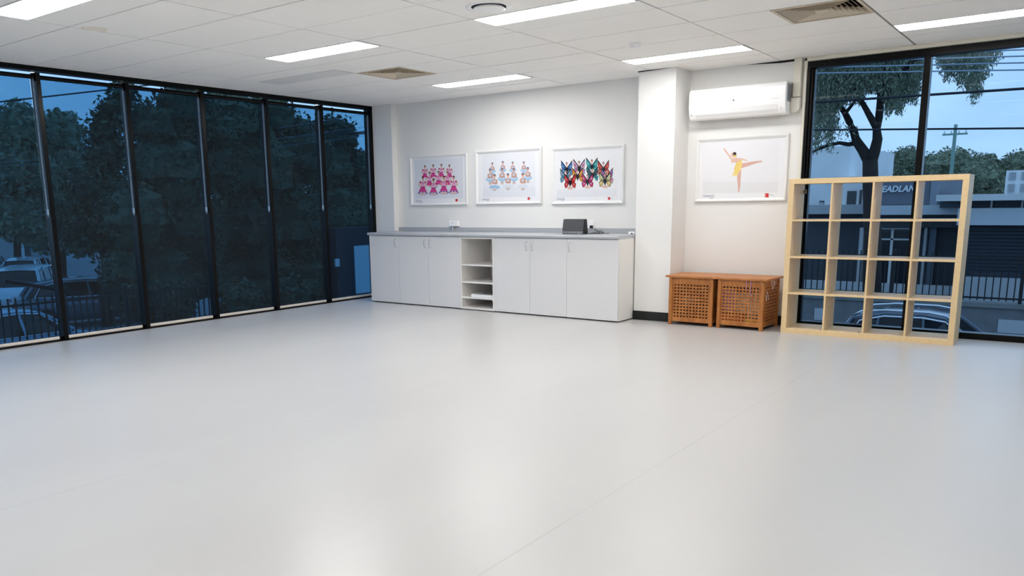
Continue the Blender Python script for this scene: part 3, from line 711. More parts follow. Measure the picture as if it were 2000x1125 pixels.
# ================================================================= HAMPERS
def make_hamper():
    r = empty('laundry_hamper', (0, 0, 0)); w = .475; d = .44; h = .50; p = .036; t = .012
    for (x, y) in ((0, 0), (w-p, 0), (0, d-p), (w-p, d-p)): MB().box(x, x+p, y, y+p, 0, h).build('leg', ACACIA, r, bevel=.003)
    def panel(M, W_):
        MB().box(p, W_-p, .008, .028, h-.062, h, 0, M).build('rail', ACACIA, r, bevel=.002); MB().box(p, W_-p, .008, .028, .035, .075, 0, M).build('rail', ACACIA, r, bevel=.002)
        m = MB(); x0, x1, z0, z1 = p, W_-p, .075, h-.062; n = 11
        m.box(x0, x0+.012, .010, .024, z0, z1, 0, M); m.box(x1-.012, x1, .010, .024, z0, z1, 0, M)
        px_ = (x1-x0-.024)/n; pz = (z1-z0)/n
        for k in range(n+1):
            xc = x0+.012+px_*k; m.box(max(xc-px_*.24, x0), min(xc+px_*.24, x1), .015, .022, z0, z1, 0, M)
            zc = z0+pz*k; m.box(x0, x1, .010, .0155, max(zc-pz*.26, z0-.004), min(zc+pz*.26, z1+.004), 0, M)
        m.build('lattice_panel', ACACIA, r)
    panel(Matrix.Identity(4), w)
    panel(Matrix.Translation((w, d, 0)) @ Matrix.Rotation(PI, 4, 'Z'), w)
    panel(Matrix.Translation((0, d, 0)) @ Matrix.Rotation(-PI/2, 4, 'Z'), d)
    panel(Matrix.Translation((w, 0, 0)) @ Matrix.Rotation(PI/2, 4, 'Z'), d)
    MB().box(p*.5, w-p*.5, p*.5, d-p*.5, .036, .044).build('base_board', ACACIA, r)
    l = MB(); a = .028
    for k in range(5):
        y0 = -a+(d+2*a-.01)/5*k; l.box(-a-.004, w+a+.004, y0+.0006, y0+(d+2*a-.01)/5-.0006, h+.001, h+.020)
    l.build('lid', ACACIAL, r, bevel=.002)
    return r
h1 = make_hamper(); h1.location = (4.622, -.522, 0); h1.rotation_euler.z = math.radians(.5)
tag(h1, 'acacia wood lattice laundry hamper with lid, next to the pillar', 'hamper', 'wooden hampers by the wall')
h2 = copy_tree(h1); h2.location = (5.142, -.512, 0); h2.rotation_euler.z = math.radians(-2.6)
tag(h2, 'acacia wood lattice laundry hamper stuffed with colourful costumes, next to the shelf', 'hamper', 'wooden hampers by the wall')
def cloth_lump(name, col, x0, x1, y0, y1, z0, z1, base, rz, label, seed):
    rnd = random.Random(seed); bm = bmesh.new(); bmesh.ops.create_cube(bm, size=1); bmesh.ops.subdivide_edges(bm, edges=bm.edges[:], cuts=7, use_grid_fill=True)
    ph = [rnd.uniform(0, 6) for _ in range(6)]
    for v in bm.verts:
        x, y, z = v.co; f = .985+.015*math.sin(9*x+ph[0]+3*z)*math.sin(11*z+ph[1]+4*y); rr = 1-.03*(x*x+z*z)*2*abs(y)*2
        v.co = Vector(((x*f+.5)*(x1-x0)+x0, (y*f*rr+.5)*(y1-y0)+y0, (z*(.97+.03*math.sin(8*x+ph[2]))+.5)*(z1-z0)+z0))
    me = bpy.data.meshes.new(name); bm.to_mesh(me); bm.free()
    for p in me.polygons: p.use_smooth = True
    o = bpy.data.objects.new(name, me); me.materials.append(mat('cloth_%s' % name, srgb(*col), .75, noise=(30, .25), bump=(60, .5))); COL.objects.link(o)
    o.location = base; o.rotation_euler.z = rz; return tag(o, label, 'costume', 'costumes inside the right hamper' if seed < 10 else None)
b2 = (5.142, -.512, 0); r2 = math.radians(-2.6)
cloth_lump('purple_costume', (176, 140, 204), .045, .19, .0245, .30, .165, .395, b2, r2, 'purple costume seen through the left lattice holes of the right hamper', 1)
cloth_lump('white_costume', (246, 243, 240), .192, .432, .0245, .30, .155, .375, b2, r2, 'white costume seen through the middle and right lattice holes of the right hamper', 2)
cloth_lump('red_costume', (225, 80, 36), .045, .275, .0245, .30, .048, .153, b2, r2, 'red costume at the bottom left inside the right hamper', 3)
cloth_lump('yellow_costume', (248, 214, 50), .277, .432, .0245, .30, .048, .118, b2, r2, 'yellow costume at the bottom right inside the right hamper', 4)
cloth_lump('blue_costume', (64, 116, 160), .30, .432, .0245, .30, .119, .154, b2, r2, 'blue costume between the white and yellow ones in the right hamper', 5)
cloth_lump('grey_costume', (176, 178, 170), .13, .26, .05, .25, .20, .30, (4.622, -.522, 0), 0, 'pale grey cloth glimpsed inside the left hamper', 12)
bpy.data.objects['grey_costume'].location.z = 0
cloth_lump('dark_costume', (70, 46, 34), .05, .42, .06, .36, .048, .20, (4.622, -.522, 0), 0, 'dark cloth lying in the bottom of the left hamper', 13)
# ribbons hanging out of the right hamper
rb = MB()
for k in range(3):
    x = .33-.10*0+k*.0; 
RB = Matrix.Translation(b2) @ Matrix.Rotation(r2, 4, 'Z')
def rp(*pts): return [RB @ Vector(p) for p in pts]
pr_ = MB(); pr_.tube(rp((.30, -.006, .498), (.298, -.004, .46), (.300, -.003, .42), (.299, .004, .40)), .003, 5); pr_.tube(rp((.345, -.006, .498), (.343, -.004, .45), (.342, -.004, .40), (.340, .002, .36)), .0028, 5); pr_.tube(rp((.34, -.006, .45), (.343, -.006, .498)), .002, 5)
tag(pr_.build('purple_ribbon', mat('ribbon_purple', srgb(184, 140, 190), .6)), 'thin purple ribbons hanging from the lid front of the right hamper', 'ribbon')
wr = MB()
wr.tube(rp((.478, .17, .498), (.484, .18, .46), (.482, .20, .43), (.479, .22, .40)), .003, 5); wr.tube(rp((.478, .20, .498), (.486, .215, .475), (.484, .235, .47), (.482, .25, .44), (.481, .24, .41)), .003, 5)
wr.tube(rp((.478, .24, .498), (.486, .245, .48), (.486, .26, .455), (.482, .28, .45)), .003, 5); wr.tube(rp((.48, .06, .40), (.484, .08, .37), (.482, .10, .34), (.484, .11, .31)), .0028, 5)
wr.tube(rp((.48, .04, .36), (.482, .06, .33), (.483, .055, .30)), .0028, 5)
tag(wr.build('white_ribbon', mat('ribbon_white', srgb(240, 232, 228), .6)), 'white ribbons dangling at the shelf side of the right hamper', 'ribbon')

# ================================================================= CUBE SHELF
sh = empty('cube_shelf', (5.780, -.480, 0), 'birch coloured shelf of sixteen open cubes standing in front of the window', 'shelf', None, math.radians(.8))
SW, SD, SHH = 1.475, .385, 1.475; T = .048; t = .016
MB().box(0, SW, 0, SD, SHH-T, SHH).build('top_board', BIRCH, sh, bevel=.0012)
MB().box(0, SW, 0, SD, 0, T).build('bottom_board', BIRCH, sh, bevel=.0012)
MB().box(0, T, .0003, SD, T, SHH-T).build('side_board', BIRCH, sh, bevel=.0008); MB().box(SW-T, SW, .0003, SD, T, SHH-T).build('side_board', BIRCH, sh, bevel=.0008)
cell = (SW-2*T-3*t)/4
for k in range(3):
    x = T+cell*(k+1)+t*k; MB().box(x, x+t, .001, SD-.001, T, SHH-T).build('divider', BIRCH, sh, bevel=.0008)
ch_ = (SHH-2*T-3*t)/4
for k in range(3):
    z = T+ch_*(k+1)+t*k
    for q in range(4):
        x = T+(cell+t)*q; MB().box(x+.0002, x+cell-.0002, .001, SD-.001, z, z+t).build('shelf', BIRCH, sh, bevel=.0006)
br = MB().box(T, T+.03, SD-.045, SD-.043, SHH-T-.09, SHH-T-.05).tube([(T+.016, SD-.046, SHH-T-.07), (T+.016, SD-.05, SHH-T-.07)], .007, 12, 1).build('wall_bracket', [SILV, BLK], sh)
# tiny things seen on the bottom shelf and floor
tag(MB().box(6.47, 6.482, -.42, -.41, T+.001, T+.008).box(6.49, 6.5, -.40, -.392, T+.001, T+.006).build('loose_screw', SILV), 'tiny loose screw on the bottom board of the shelf', 'screw')

# ================================================================= OUTSIDE
G = -2.28
ASPH = mat('asphalt', srgb(128, 132, 136), .9, noise=(3, .15)); CONC = mat('concrete', srgb(120, 122, 120), .9, noise=(2, .15), bump=(20, .3))
struct(MB().box(-90, 60, -40, 120, G-.3, G).build('ground', ASPH))
FENCE = mat('fence_black', srgb(18, 19, 22), .5)
DARKW = mat('dark_wall', srgb(72, 76, 82), .8, noise=(1, .1)); PALEW = mat('pale_wall', srgb(228, 230, 230), .8, noise=(1, .06)); MIDW = mat('mid_wall', srgb(176, 180, 182), .8, noise=(1, .08))
WGL = mat('far_glass', srgb(30, 38, 46), .1)
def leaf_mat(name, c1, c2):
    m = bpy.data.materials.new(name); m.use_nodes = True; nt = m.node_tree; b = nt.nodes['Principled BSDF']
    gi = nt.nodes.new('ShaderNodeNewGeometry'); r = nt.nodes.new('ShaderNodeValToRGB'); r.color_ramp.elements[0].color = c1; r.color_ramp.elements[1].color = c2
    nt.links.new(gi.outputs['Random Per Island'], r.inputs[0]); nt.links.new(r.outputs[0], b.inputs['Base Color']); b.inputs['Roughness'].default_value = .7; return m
LEAF = leaf_mat('leaves', srgb(50, 56, 42), srgb(100, 104, 80)); LEAFW = leaf_mat('willow_leaves', srgb(96, 108, 92), srgb(140, 150, 124)); LEAFD = leaf_mat('far_leaves', srgb(104, 112, 92), srgb(142, 150, 124))  # far leaves lightened to blend distance haze into their colour
BARK = mat('bark', srgb(52, 44, 42), .9, noise=(6, .2), bump=(14, .6))
def leaf(mb, p, s, rnd):
    a = Vector((rnd.gauss(0, 1), rnd.gauss(0, 1), rnd.gauss(0, 1))).normalized(); b = a.cross(Vector((rnd.gauss(0, 1), rnd.gauss(0, 1), rnd.gauss(0, 1)))).normalized()
    mb.f.append([len(mb.v)+i for i in range(4)]); mb.mi.append(0); mb.v += [p-a*s, p+b*s*.5, p+a*s, p-b*s*.5]
def crown_tree(name, base, lumps, nleaf, ls, label, cat='tree', group=None, seed=1, m=LEAF, core=.86, trunk=.18):
    """base = ground point, lumps = [(centre, (rx,ry,rz))] in world space"""
    rnd = random.Random(seed); r = empty(name, base, label, cat, group); B = Vector(base); f = MB()
    tot = sum(q[1][0]*q[1][2] for q in lumps)
    for c_, (rx, ry, rz) in lumps:
        c_ = Vector(c_)-B; n = int(nleaf*rx*rz/tot)
        bm = bmesh.new(); bmesh.ops.create_icosphere(bm, subdivisions=3, radius=1); k = len(f.v)
        for v in bm.verts:
            q = v.co; w_ = core*(1+.16*math.sin(5*q.x+seed)*math.sin(6*q.y+1)+.12*math.sin(9*q.z+seed*2)+rnd.uniform(-.06, .06)); f.v.append(c_+Vector((q.x*rx*w_, q.y*ry*w_, q.z*rz*w_)))
        for fc in bm.faces: f.f.append([k+v.index for v in fc.verts]); f.mi.append(0)
        bm.free()
        for _ in range(n):
            d = Vector((rnd.gauss(0, 1), rnd.gauss(0, 1), rnd.gauss(0, 1))).normalized(); w_ = rnd.uniform(core*.9, 1.12)*(1+.12*math.sin(5*d.x+seed)*math.sin(6*d.y+1))
            leaf(f, c_+Vector((d.x*rx*w_, d.y*ry*w_, d.z*rz*w_)), ls*rnd.uniform(.6, 1.4), rnd)
    f.build('foliage', m, r)
    t_ = MB(); c0 = Vector(lumps[0][0])-B
    t_.tube([(0, 0, 0), (c0.x*.3, c0.y*.3, c0.z*.4), (c0.x*.8, c0.y*.8, c0.z*.9)], [trunk, trunk*.8, trunk*.5], 10)
    for c_, _r in lumps[1:4]:
        c_ = Vector(c_)-B; t_.tube([(c0.x*.3, c0.y*.3, c0.z*.4), tuple((Vector((c0.x*.3, c0.y*.3, c0.z*.4))+c_)/2), tuple(c_)], [trunk*.6, trunk*.4, trunk*.2], 8)
    t_.build('trunk', BARK, r, smooth=True); return r

# --- beyond the window wall: dense trees, car park
def L(px, py, X): return atx(px, py, X)
def near_tree(X, pcs, base_px, n, seed, label, ls=.062, group='dense trees outside the window wall', m=LEAF, core=.86):
    lumps = []
    for (px, py, rp) in pcs:
        c_ = L(px, py, X); d = (c_-CAM).dot(FW); r = rp*d/FPX*.86; lumps.append((c_, (r, r, r)))
    b0 = L(base_px, 600, X); return crown_tree('leafy_tree', (b0.x, b0.y, G), lumps, n, ls, label, 'tree', group, seed, m, core)
near_tree(-9.5, [(330, 330, 90), (270, 420, 80), (370, 440, 90), (320, 540, 85), (360, 220, 70), (250, 530, 60), (400, 540, 50), (300, 250, 60), (420, 330, 60), (425, 260, 55)], 320, 15000, 11, 'dense dark tree outside, filling the third and fourth panes from the left')
near_tree(-10.5, [(500, 330, 100), (470, 440, 90), (560, 430, 90), (500, 540, 90), (580, 300, 80), (450, 230, 75), (530, 230, 60), (600, 540, 80)], 510, 15000, 12, 'dense dark tree outside, behind the middle panes and their blinds')
near_tree(-16, [(215, 300, 60), (190, 380, 70), (230, 460, 70), (160, 440, 60), (222, 222, 42), (240, 185, 34), (200, 250, 36)], 205, 7000, 13, 'looser tree outside with sky between its upper branches, in the second pane', .09, core=.55)
near_tree(-14, [(660, 420, 85), (700, 360, 60), (640, 330, 60), (650, 500, 70), (720, 440, 70), (650, 270, 55), (690, 320, 40)], 660, 7000, 14, 'dark tree outside behind the pane nearest the white corner', .08)
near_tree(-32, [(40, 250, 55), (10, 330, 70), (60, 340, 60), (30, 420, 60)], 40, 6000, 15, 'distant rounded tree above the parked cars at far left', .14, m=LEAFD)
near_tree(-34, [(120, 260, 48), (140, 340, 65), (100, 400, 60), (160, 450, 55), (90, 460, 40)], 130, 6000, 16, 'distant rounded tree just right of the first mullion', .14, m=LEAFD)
near_tree(-7.8, [(330, 600, 55), (260, 590, 38)], 330, 2200, 17, 'low leafy shrub outside at the foot of the third pane', .07, 'low shrubs outside the window wall')
near_tree(-7.8, [(470, 590, 50), (560, 580, 50)], 510, 2200, 18, 'low leafy shrub outside at the foot of the fifth pane', .07, 'low shrubs outside the window wall')
# far building at the left with a pale column and sign
bb = empty('far_building', tuple(L(60, 560, -45))[:2]+(G,), 'dim low building beyond the parked cars at far left', 'building')
def lbox(px0, px1, py0, py1, X, dx, m, name, par):
    a, b3 = L(px0, py1, X), L(px1, py0, X); o = MB().box(X-dx, X, a.y, L(px1, py1, X).y, max(min(a.z, b3.z), G), b3.z).build(name, m, par)
    if par: o.location = -Vector(par.location)
    return o
lbox(-60, 140, 420, 600, -45, 6, MIDW, 'wall', bb); lbox(40, 54, 436, 540, -44.9, .3, PALEW, 'column', bb); lbox(68, 92, 438, 453, -44.8, .2, mat('sign_white', srgb(230, 235, 240), .5), 'sign_board', bb); lbox(55, 66, 440, 540, -44.85, .2, DARKW, 'doorway', bb)
# low outbuilding and pale panel seen beside the counter
ob = empty('neighbour_wall', tuple(L(690, 560, -9))[:2]+(G,), 'dark outside wall with a pale door seen left of the counter', 'building')
lbox(664, 780, 440, 640, -9, .4, mat('blue_grey_wall', srgb(40, 52, 62), .8), 'wall', ob); lbox(696, 728, 478, 574, -8.97, .05, mat('pale_blue_door', srgb(225, 238, 244), .6), 'door', ob); lbox(656, 664, 505, 521, -8.95, .05, PALEW, 'notice', ob)

# cars
def car(loc, rz, col, label, suv=0, rails=False, seed=0):
    r = empty('parked_car', loc, label, 'car', 'parked cars outside', rz)
    pm = mat('paint_%d_%d_%d' % col, srgb(*col), .25, .2, coat=.6)
    hgt = 1.46+.2*suv
    # lower body
    st = [(-2.2, .45, .80, .70), (-2.1, .30, .95+.08*suv, .82), (-1.6, .26, 1.0+.1*suv, .88), (-.6, .24, .98+.1*suv, .90), (.5, .24, .95+.1*suv, .90), (1.0, .25, .92+.1*suv, .89), (1.8, .28, .80+.14*suv, .85), (2.15, .34, .66+.14*suv, .74), (2.25, .42, .55+.1*suv, .6)]
    m_ = MB(); n = 8
    for (x, z0, z1, hw) in st:
        zm = (z0+z1)/2
        for (y, z) in ((-hw*.9, z0), (-hw, zm-.05), (-hw*.98, zm+.1), (-hw*.86, z1), (hw*.86, z1), (hw*.98, zm+.1), (hw, zm-.05), (hw*.9, z0)): m_.v.append(Vector((x, y, z)))
    for i in range(len(st)-1):
        for j in range(n): m_.f.append([i*n+j, i*n+(j+1) % n, (i+1)*n+(j+1) % n, (i+1)*n+j]); m_.mi.append(0)
    m_.f.append(list(range(n))); m_.mi.append(0); m_.f.append([(len(st)-1)*n+j for j in range(n)]); m_.mi.append(0)
    m_.build('body', pm, r, smooth=True)
    # greenhouse
    rear = -2.0 if suv else -1.85
    gh = [(rear, .95, .95+.05, .74, .70), (rear+.28, .95, hgt-.1, .76, .60), (-.9, .93, hgt, .78, .62), (-.1, .92, hgt+.01, .78, .62), (.35, .92, hgt-.04, .77, .60), (1.05, .90, .97+.08*suv, .74, .68)]
    gl = MB(); 
    for (x, z0, z1, wb_, wt_) in gh:
        for (y, z) in ((-wb_, z0), (-wt_, z1), (wt_, z1), (wb_, z0)): gl.v.append(Vector((x, y, z)))
    for i in range(len(gh)-1):
        for j in range(3): gl.f.append([i*4+j, i*4+j+1, (i+1)*4+j+1, (i+1)*4+j]); gl.mi.append(0)
    gl.f.append([0, 1, 2, 3]); gl.mi.append(0); gl.build('windows', mat('car_glass', srgb(22, 26, 30), .08), r)
    rf = MB(); rs = gh[1:5]
    for (x, z0, z1, wb_, wt_) in rs:
        for (y, z) in ((-wt_-.02, z1-.03), (-wt_+.03, z1+.02), (0, z1+.035), (wt_-.03, z1+.02), (wt_+.02, z1-.03)): rf.v.append(Vector((x, y, z)))
    for i in range(3):
        for j in range(4): rf.f.append([i*5+j, i*5+j+1, (i+1)*5+j+1, (i+1)*5+j]); rf.mi.append(0)
    rf.build('roof', pm, r, smooth=True)
    pl = MB()
    for s in (-1, 1):
        for (a, b3, w_) in (((gh[0][0], s*.745, .97), (gh[1][0], s*.625, gh[1][2]), .05), ((-1.05, s*.785, .94), (-1.0, s*.635, hgt-.01), .035), ((-.05, s*.79, .94), (-.1, s*.63, hgt), .03), ((gh[5][0], s*.75, gh[5][2]), (gh[4][0], s*.61, gh[4][2]), .035)):
            pl.tube([a, b3], w_, 6)
    pl.build('pillar', pm, r)
    ch = MB()
    for s in (-1, 1):
        ch.tube([(rear+.25, s*.80, 1.0+.08*suv), (-.9, s*.80, .975+.06*suv), (.9, s*.79, .955+.08*suv)], .012, 6)
        ch.tube([(rear+.25, s*.80, 1.0+.08*suv), (rear+.45, s*.70, hgt-.14), (-.9, s*.665, hgt-.04), (-.1, s*.665, hgt-.03), (.35, s*.66, hgt-.08), (.9, s*.79, .96+.08*suv)], .016, 6)
    ch.build('chrome_strip', CHROME, r)
    if rails:
        for s in (-1, 1):
            MB().tube([(rear+.3, s*.60, hgt-.06), (rear+.45, s*.60, hgt+.02), (-.9, s*.60, hgt+.065), (0, s*.60, hgt+.065), (.35, s*.60, hgt+.02), (.42, s*.6, hgt-.03)], .022, 8).build('roof_rail', CHROME, r, smooth=True)
    for x in (-1.35, 1.38):
        for s in (-1, 1):
            w_ = MB().lathe([(.20, -.1), (.31, -.1), (.33, -.06), (.33, .06), (.31, .1), (.20, .1)], (x, s*.80, .33), 24, 0, 'y').build('wheel', BLK, r, smooth=False)
            MB().lathe([(.01, -.108), (.2, -.105), (.2, .105), (.01, .108)], (x, s*.80, .33), 12, 0, 'y').build('rim', SILV, w_)
    for s in (-1, 1):
        MB().box(-2.19, -2.06, s*.68-.12, s*.68+.12, .72+.1*suv, .88+.1*suv).build('tail_light', mat('tail_red', srgb(150, 24, 24), .3), r, bevel=.02)
        MB().box(2.03, 2.17, s*.60-.13, s*.60+.13, .58+.12*suv, .68+.12*suv).build('headlight', mat('head_lamp', srgb(220, 228, 235), .15), r, bevel=.02)
        MB().box(.72, .84, s*.94-.08, s*.94+.08, .93+.05*suv, 1.05+.05*suv).build('side_mirror', pm, r, bevel=.02)
    MB().box(-2.225, -2.19, -.26, .26, .62, .73).build('number_plate', WHITEP, r)
    return r
p = L(62, 555, -22); car((p.x, p.y, G), math.radians(142), (225, 232, 238), 'white parked car seen from behind, nearest of the pair in the leftmost pane', 1)
p = L(60, 520, -31); car((p.x, p.y, G), math.radians(140), (215, 224, 230), 'white parked car further back, above the roof of the other white car', 0)
p = L(-30, 515, -31); car((p.x, p.y, G), math.radians(150), (200, 212, 222), 'pale parked car cut off by the left edge of the photo', 1)
p = L(35, 640, -10.4); car((p.x, p.y-.2, G), math.radians(95), (172, 196, 214), 'pale parked car right behind the black railing in the leftmost pane', 0)
p = L(175, 585, -17); car((p.x, p.y, G), math.radians(70), (96, 108, 122), 'grey parked car half hidden by branches in the second pane', 0)
# railing in front of the car park
def fence(A, B, zb, zt, gap, label, m=FENCE, thick=.012, rails=(.12, -.14), post=2.4, name='railing', ppost=.035):
    A = Vector(A); B = Vector(B); r = empty(name, (A.x, A.y, zb), label, 'fence'); d = (B-A); Ln = d.length; d.normalize(); ang = math.atan2(d.y, d.x); r.rotation_euler.z = ang
    h = zt-zb
    for q in rails:
        z = q if q > 0 else h+q
        MB().box(0, Ln, -.02, .02, z-.02, z+.02).build('rail', m, r)
    bars = MB(); x = gap
    while x < Ln: bars.box(x-thick, x+thick, -thick, thick, .04, h); x += gap
    o = bars.build('bars', m, r); 
    x = 0
    while x <= Ln+.01: MB().box(x-ppost, x+ppost, -ppost, ppost, 0, h+.04).build('post', m, r); x += post
    return r
fa = L(-60, 600, -6.6); fb = L(420, 600, -6.6)
fence((fa.x, fa.y+.36, 0), (fb.x, fb.y, 0), G, -.19, .125, 'black metal railing with thin bars outside the left panes', rails=(.15, -.13))
bg = empty('boom_barrier', tuple(L(0, 590, -14))[:2]+(G,), 'dark boom barrier arm across the car park behind the railing', 'barrier')
a, b3 = L(8, 548, -14), L(150, 572, -14)
MB().tube([a-bg.location, b3-bg.location], .05, 8).build('arm', FENCE, bg); MB().box(-.18, .18, -.3, .15, 0, 1.1).build('motor_box', FENCE, bg, bevel=.02)
wbn = L(240, 640, -7.6); bn = empty('wheelie_bin', (wbn.x, wbn.y, G), 'grey wheelie bin behind the railing in the second pane', 'bin')
MB().prism([(-.25, -.3, .1), (.25, -.3, .1), (.25, .3, .1), (-.25, .3, .1)], (0, 0, .9)).build('tub', mat('bin_grey', srgb(110, 116, 120), .6), bn, bevel=.02); MB().box(-.28, .28, -.33, .33, 1.0, 1.06).build('bin_lid', mat('bin_grey', srgb(110, 116, 120), .6), bn, bevel=.02)

# --- across the street, beyond the right hand windows
sc_ = car((5.95, 8.4, G), 0, (84, 98, 112), 'dark blue grey parked car with chrome roof rails, outside behind the shelf', 0, True); sc_.scale = (.8, .95, 1)
rw = MB().box(-10, 22, 13, 13.3, G, -1.20); 
rwo = rw.build('retaining_wall', mat('grey_masonry', srgb(112, 114, 116), .9, noise=(4, .15), bump=(25, .5)))
tag(rwo, 'low dark masonry wall along the far side of the street', 'wall')
MB().box(-10, 22, 12.95, 13.35, -1.20, -1.10).build('coping', CONC, rwo)
for (x0, x1) in ((2.70, 3.0), (6.65, 7.75), (4.0, 4.3)):
    o = MB().box(x0, x1, 12.985, 13.0, -1.75, -1.45).build('vent_plate', MIDW, rwo)
fence((-6, 13.15, 0), (18, 13.15, 0), -1.10, .02, .14, 'dark street railing on top of the masonry wall', rails=(.1, -.12), post=2.6, name='street_railing')
TY = 14.2
def R(px, py, Y=TY): return aty(px, py, Y)
# weeping tree
tb = R(1706, 600); tree = empty('weeping_tree', (tb.x, tb.y, -1.2), 'large weeping tree with forked trunk outside the tall right window', 'tree')
def cr(x, y): return (1560+x/4.018, 80+y/4.018)
B = Vector(tree.location)
def Q(x, y, dy=0): return aty(*cr(x, y), TY+dy)-B
tk = MB()
tk.tube([Vector((0, 0, -1.0)), Q(580, 1500), Q(566, 1200), Q(562, 1050), Q(560, 930)], [0.238, 0.211, 0.191, 0.185, 0.178], 12)
tk.tube([Q(560, 960), Q(600, 850), Q(618, 770), Q(612, 690), Q(630, 600), Q(640, 500, -.3), Q(645, 400, -.6), Q(660, 200, -1.2)], [0.158, 0.132, 0.119, 0.092, 0.092, 0.086, 0.079, 0.053], 12)
tk.tube([Q(560, 960), Q(505, 860), Q(450, 780), Q(430, 700), Q(400, 640), Q(365, 570), Q(300, 470, .5), Q(250, 300, 1)], [0.145, 0.125, 0.112, 0.106, 0.086, 0.073, 0.053, 0.033], 10)
tk.tube([Q(610, 690), Q(570, 610, -.2), Q(525, 530, -.4), Q(490, 470, -.6), Q(430, 340, -1)], [0.079, 0.079, 0.066, 0.059, 0.033], 10)
tk.tube([Q(450, 800), Q(390, 812), Q(320, 800), Q(240, 815), Q(160, 845), Q(90, 880)], [0.066, 0.053, 0.046, 0.046, 0.040, 0.026], 8)
tk.tube([Q(640, 500, -.3), Q(760, 300, -1), Q(900, 150, -1.5), Q(1200, 40, -2)], [0.066, 0.053, 0.046, 0.033], 8)
tk.tube([Q(365, 570), Q(420, 500, -.5), Q(480, 400, -.8)], [0.046, 0.040, 0.026], 8)
tk.build('trunk', BARK, tree, smooth=True)
fo = MB(); rnd = random.Random(5)
def strands(x0, x1, ytop0, ytop1, ybot, n, spread=1.6, jag=60):
    """hanging leafy strands; ybot is a function of x"""
    for _ in range(n):
        x = rnd.uniform(x0, x1); y0 = rnd.uniform(ytop0, ytop1); y1 = ybot(x)+rnd.uniform(-jag, jag*.3)
        if y1 <= y0+20: y1 = y0+40
        dy = rnd.uniform(-spread, spread); p0, p1 = Q(x, y0, dy), Q(x+rnd.uniform(-20, 20), y1, dy)
        Ln = (p1-p0).length; m = max(int(Ln/.075), 3)
        for k in range(m):
            f_ = k/m; p = p0.lerp(p1, f_)+Vector((rnd.gauss(0, .05), rnd.gauss(0, .05), 0))
            s = .062*rnd.uniform(.7, 1.3)*(1-.35*f_); a = Vector((rnd.gauss(0, .5), rnd.gauss(0, .5), -1)).normalized(); b = a.cross(Vector((rnd.gauss(0, 1), rnd.gauss(0, 1), 0.01))).normalized()
            fo.f.append([len(fo.v)+i for i in range(4)]); fo.mi.append(0); fo.v += [p-a*s, p+b*s*.32, p+a*s, p-b*s*.32]
import bisect
def interp(pts):
    def f(x):
        if x <= pts[0][0]: return pts[0][1]
        for (a, b), (c_, d) in zip(pts[:-1], pts[1:]):
            if a <= x <= c_: return b+(d-b)*(x-a)/(c_-a)
        return pts[-1][1]
    return f
main = interp([(80, 600), (150, 640), (250, 620), (300, 560), (360, 520), (420, 470), (480, 520), (500, 470), (540, 430), (600, 420), (660, 450), (700, 600), (740, 560), (780, 600), (830, 480), (900, 520), (940, 380), (980, 260)])
strands(60, 990, -200, 120, main, 900); strands(60, 960, 60, 330, main, 620); strands(100, 420, 300, 480, main, 180)
strands(90, 300, 520, 640, interp([(90, 880), (150, 900), (200, 800), (250, 900), (300, 720)]), 150)
strands(300, 460, 640, 700, interp([(300, 820), (460, 760)]), 14)
strands(690, 830, 380, 480, interp([(690, 600), (720, 640), (760, 540), (790, 620), (830, 500)]), 40)
strands(890, 1000, 150, 350, interp([(890, 520), (1000, 330)]), 30)
r2f = interp([(1080, 160), (1130, 260), (1170, 360), (1210, 260), (1260, 390), (1300, 330), (1340, 420), (1370, 520), (1420, 430), (1440, 300), (1490, 320), (1530, 200), (1590, 130)])
strands(1080, 1590, -160, 60, r2f, 340); strands(1110, 1450, 40, 200, r2f, 110); strands(1320, 1440, 250, 350, r2f, 24)
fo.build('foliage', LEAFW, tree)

# buildings opposite (front plane y=20..26)
def rbox(px0, px1, py0, py1, Y, d, m, name, par):
    a, b3 = aty(px0, py1, Y), aty(px1, py0, Y); zt = aty((px0+px1)/2, py0, Y).z; zb = aty((px0+px1)/2, py1, Y).z
    o = MB().box(min(a.x, b3.x), aty(px1, (py0+py1)/2, Y).x, Y, Y+d, max(zb, G), zt).build(name, m, par); o.location = -Vector(par.location); return o
b1 = empty('pale_building', (1.5, 24, G), 'tall pale rendered building outside at the left edge of the right window', 'building')
rbox(1500, 1648, 288, 700, 24, 8, PALEW, 'wall', b1); rbox(1600, 1622, 392, 398, 23.98, .05, DARKW, 'window', b1); rbox(1600, 1608, 395, 405, 23.9, .3, MIDW, 'wall_unit', b1)
b2_ = empty('annex_building', (3.5, 22, G), 'low pale annex with dark windows behind the tree trunk', 'building')
rbox(1610, 1688, 345, 400, 22, 3, PALEW, 'wall', b2_); rbox(1653, 1672, 373, 400, 21.97, .05, WGL, 'window', b2_); rbox(1677, 1683, 371, 400, 21.97, .05, WGL, 'window', b2_); rbox(1560, 1690, 400, 418, 21.4, 4, MIDW, 'canopy', b2_); rbox(1560, 1690, 418, 620, 22, 3, DARKW, 'lower_wall', b2_)
b3_ = empty('signed_shop', (4, 20, G), 'dark fronted shop with white sign letters across the street', 'building')
rbox(1690, 1832, 346, 400, 20, 6, mat('slate_wall', srgb(110, 114, 124), .8), 'upper_wall', b3_); rbox(1815, 1832, 346, 400, 19.95, .06, mat('slate_light', srgb(140, 146, 156), .8), 'pilaster', b3_)
rbox(1688, 2120, 400, 419, 19.3, 6.7, mat('fascia_blue_grey', srgb(196, 204, 210), .7), 'fascia', b3_)
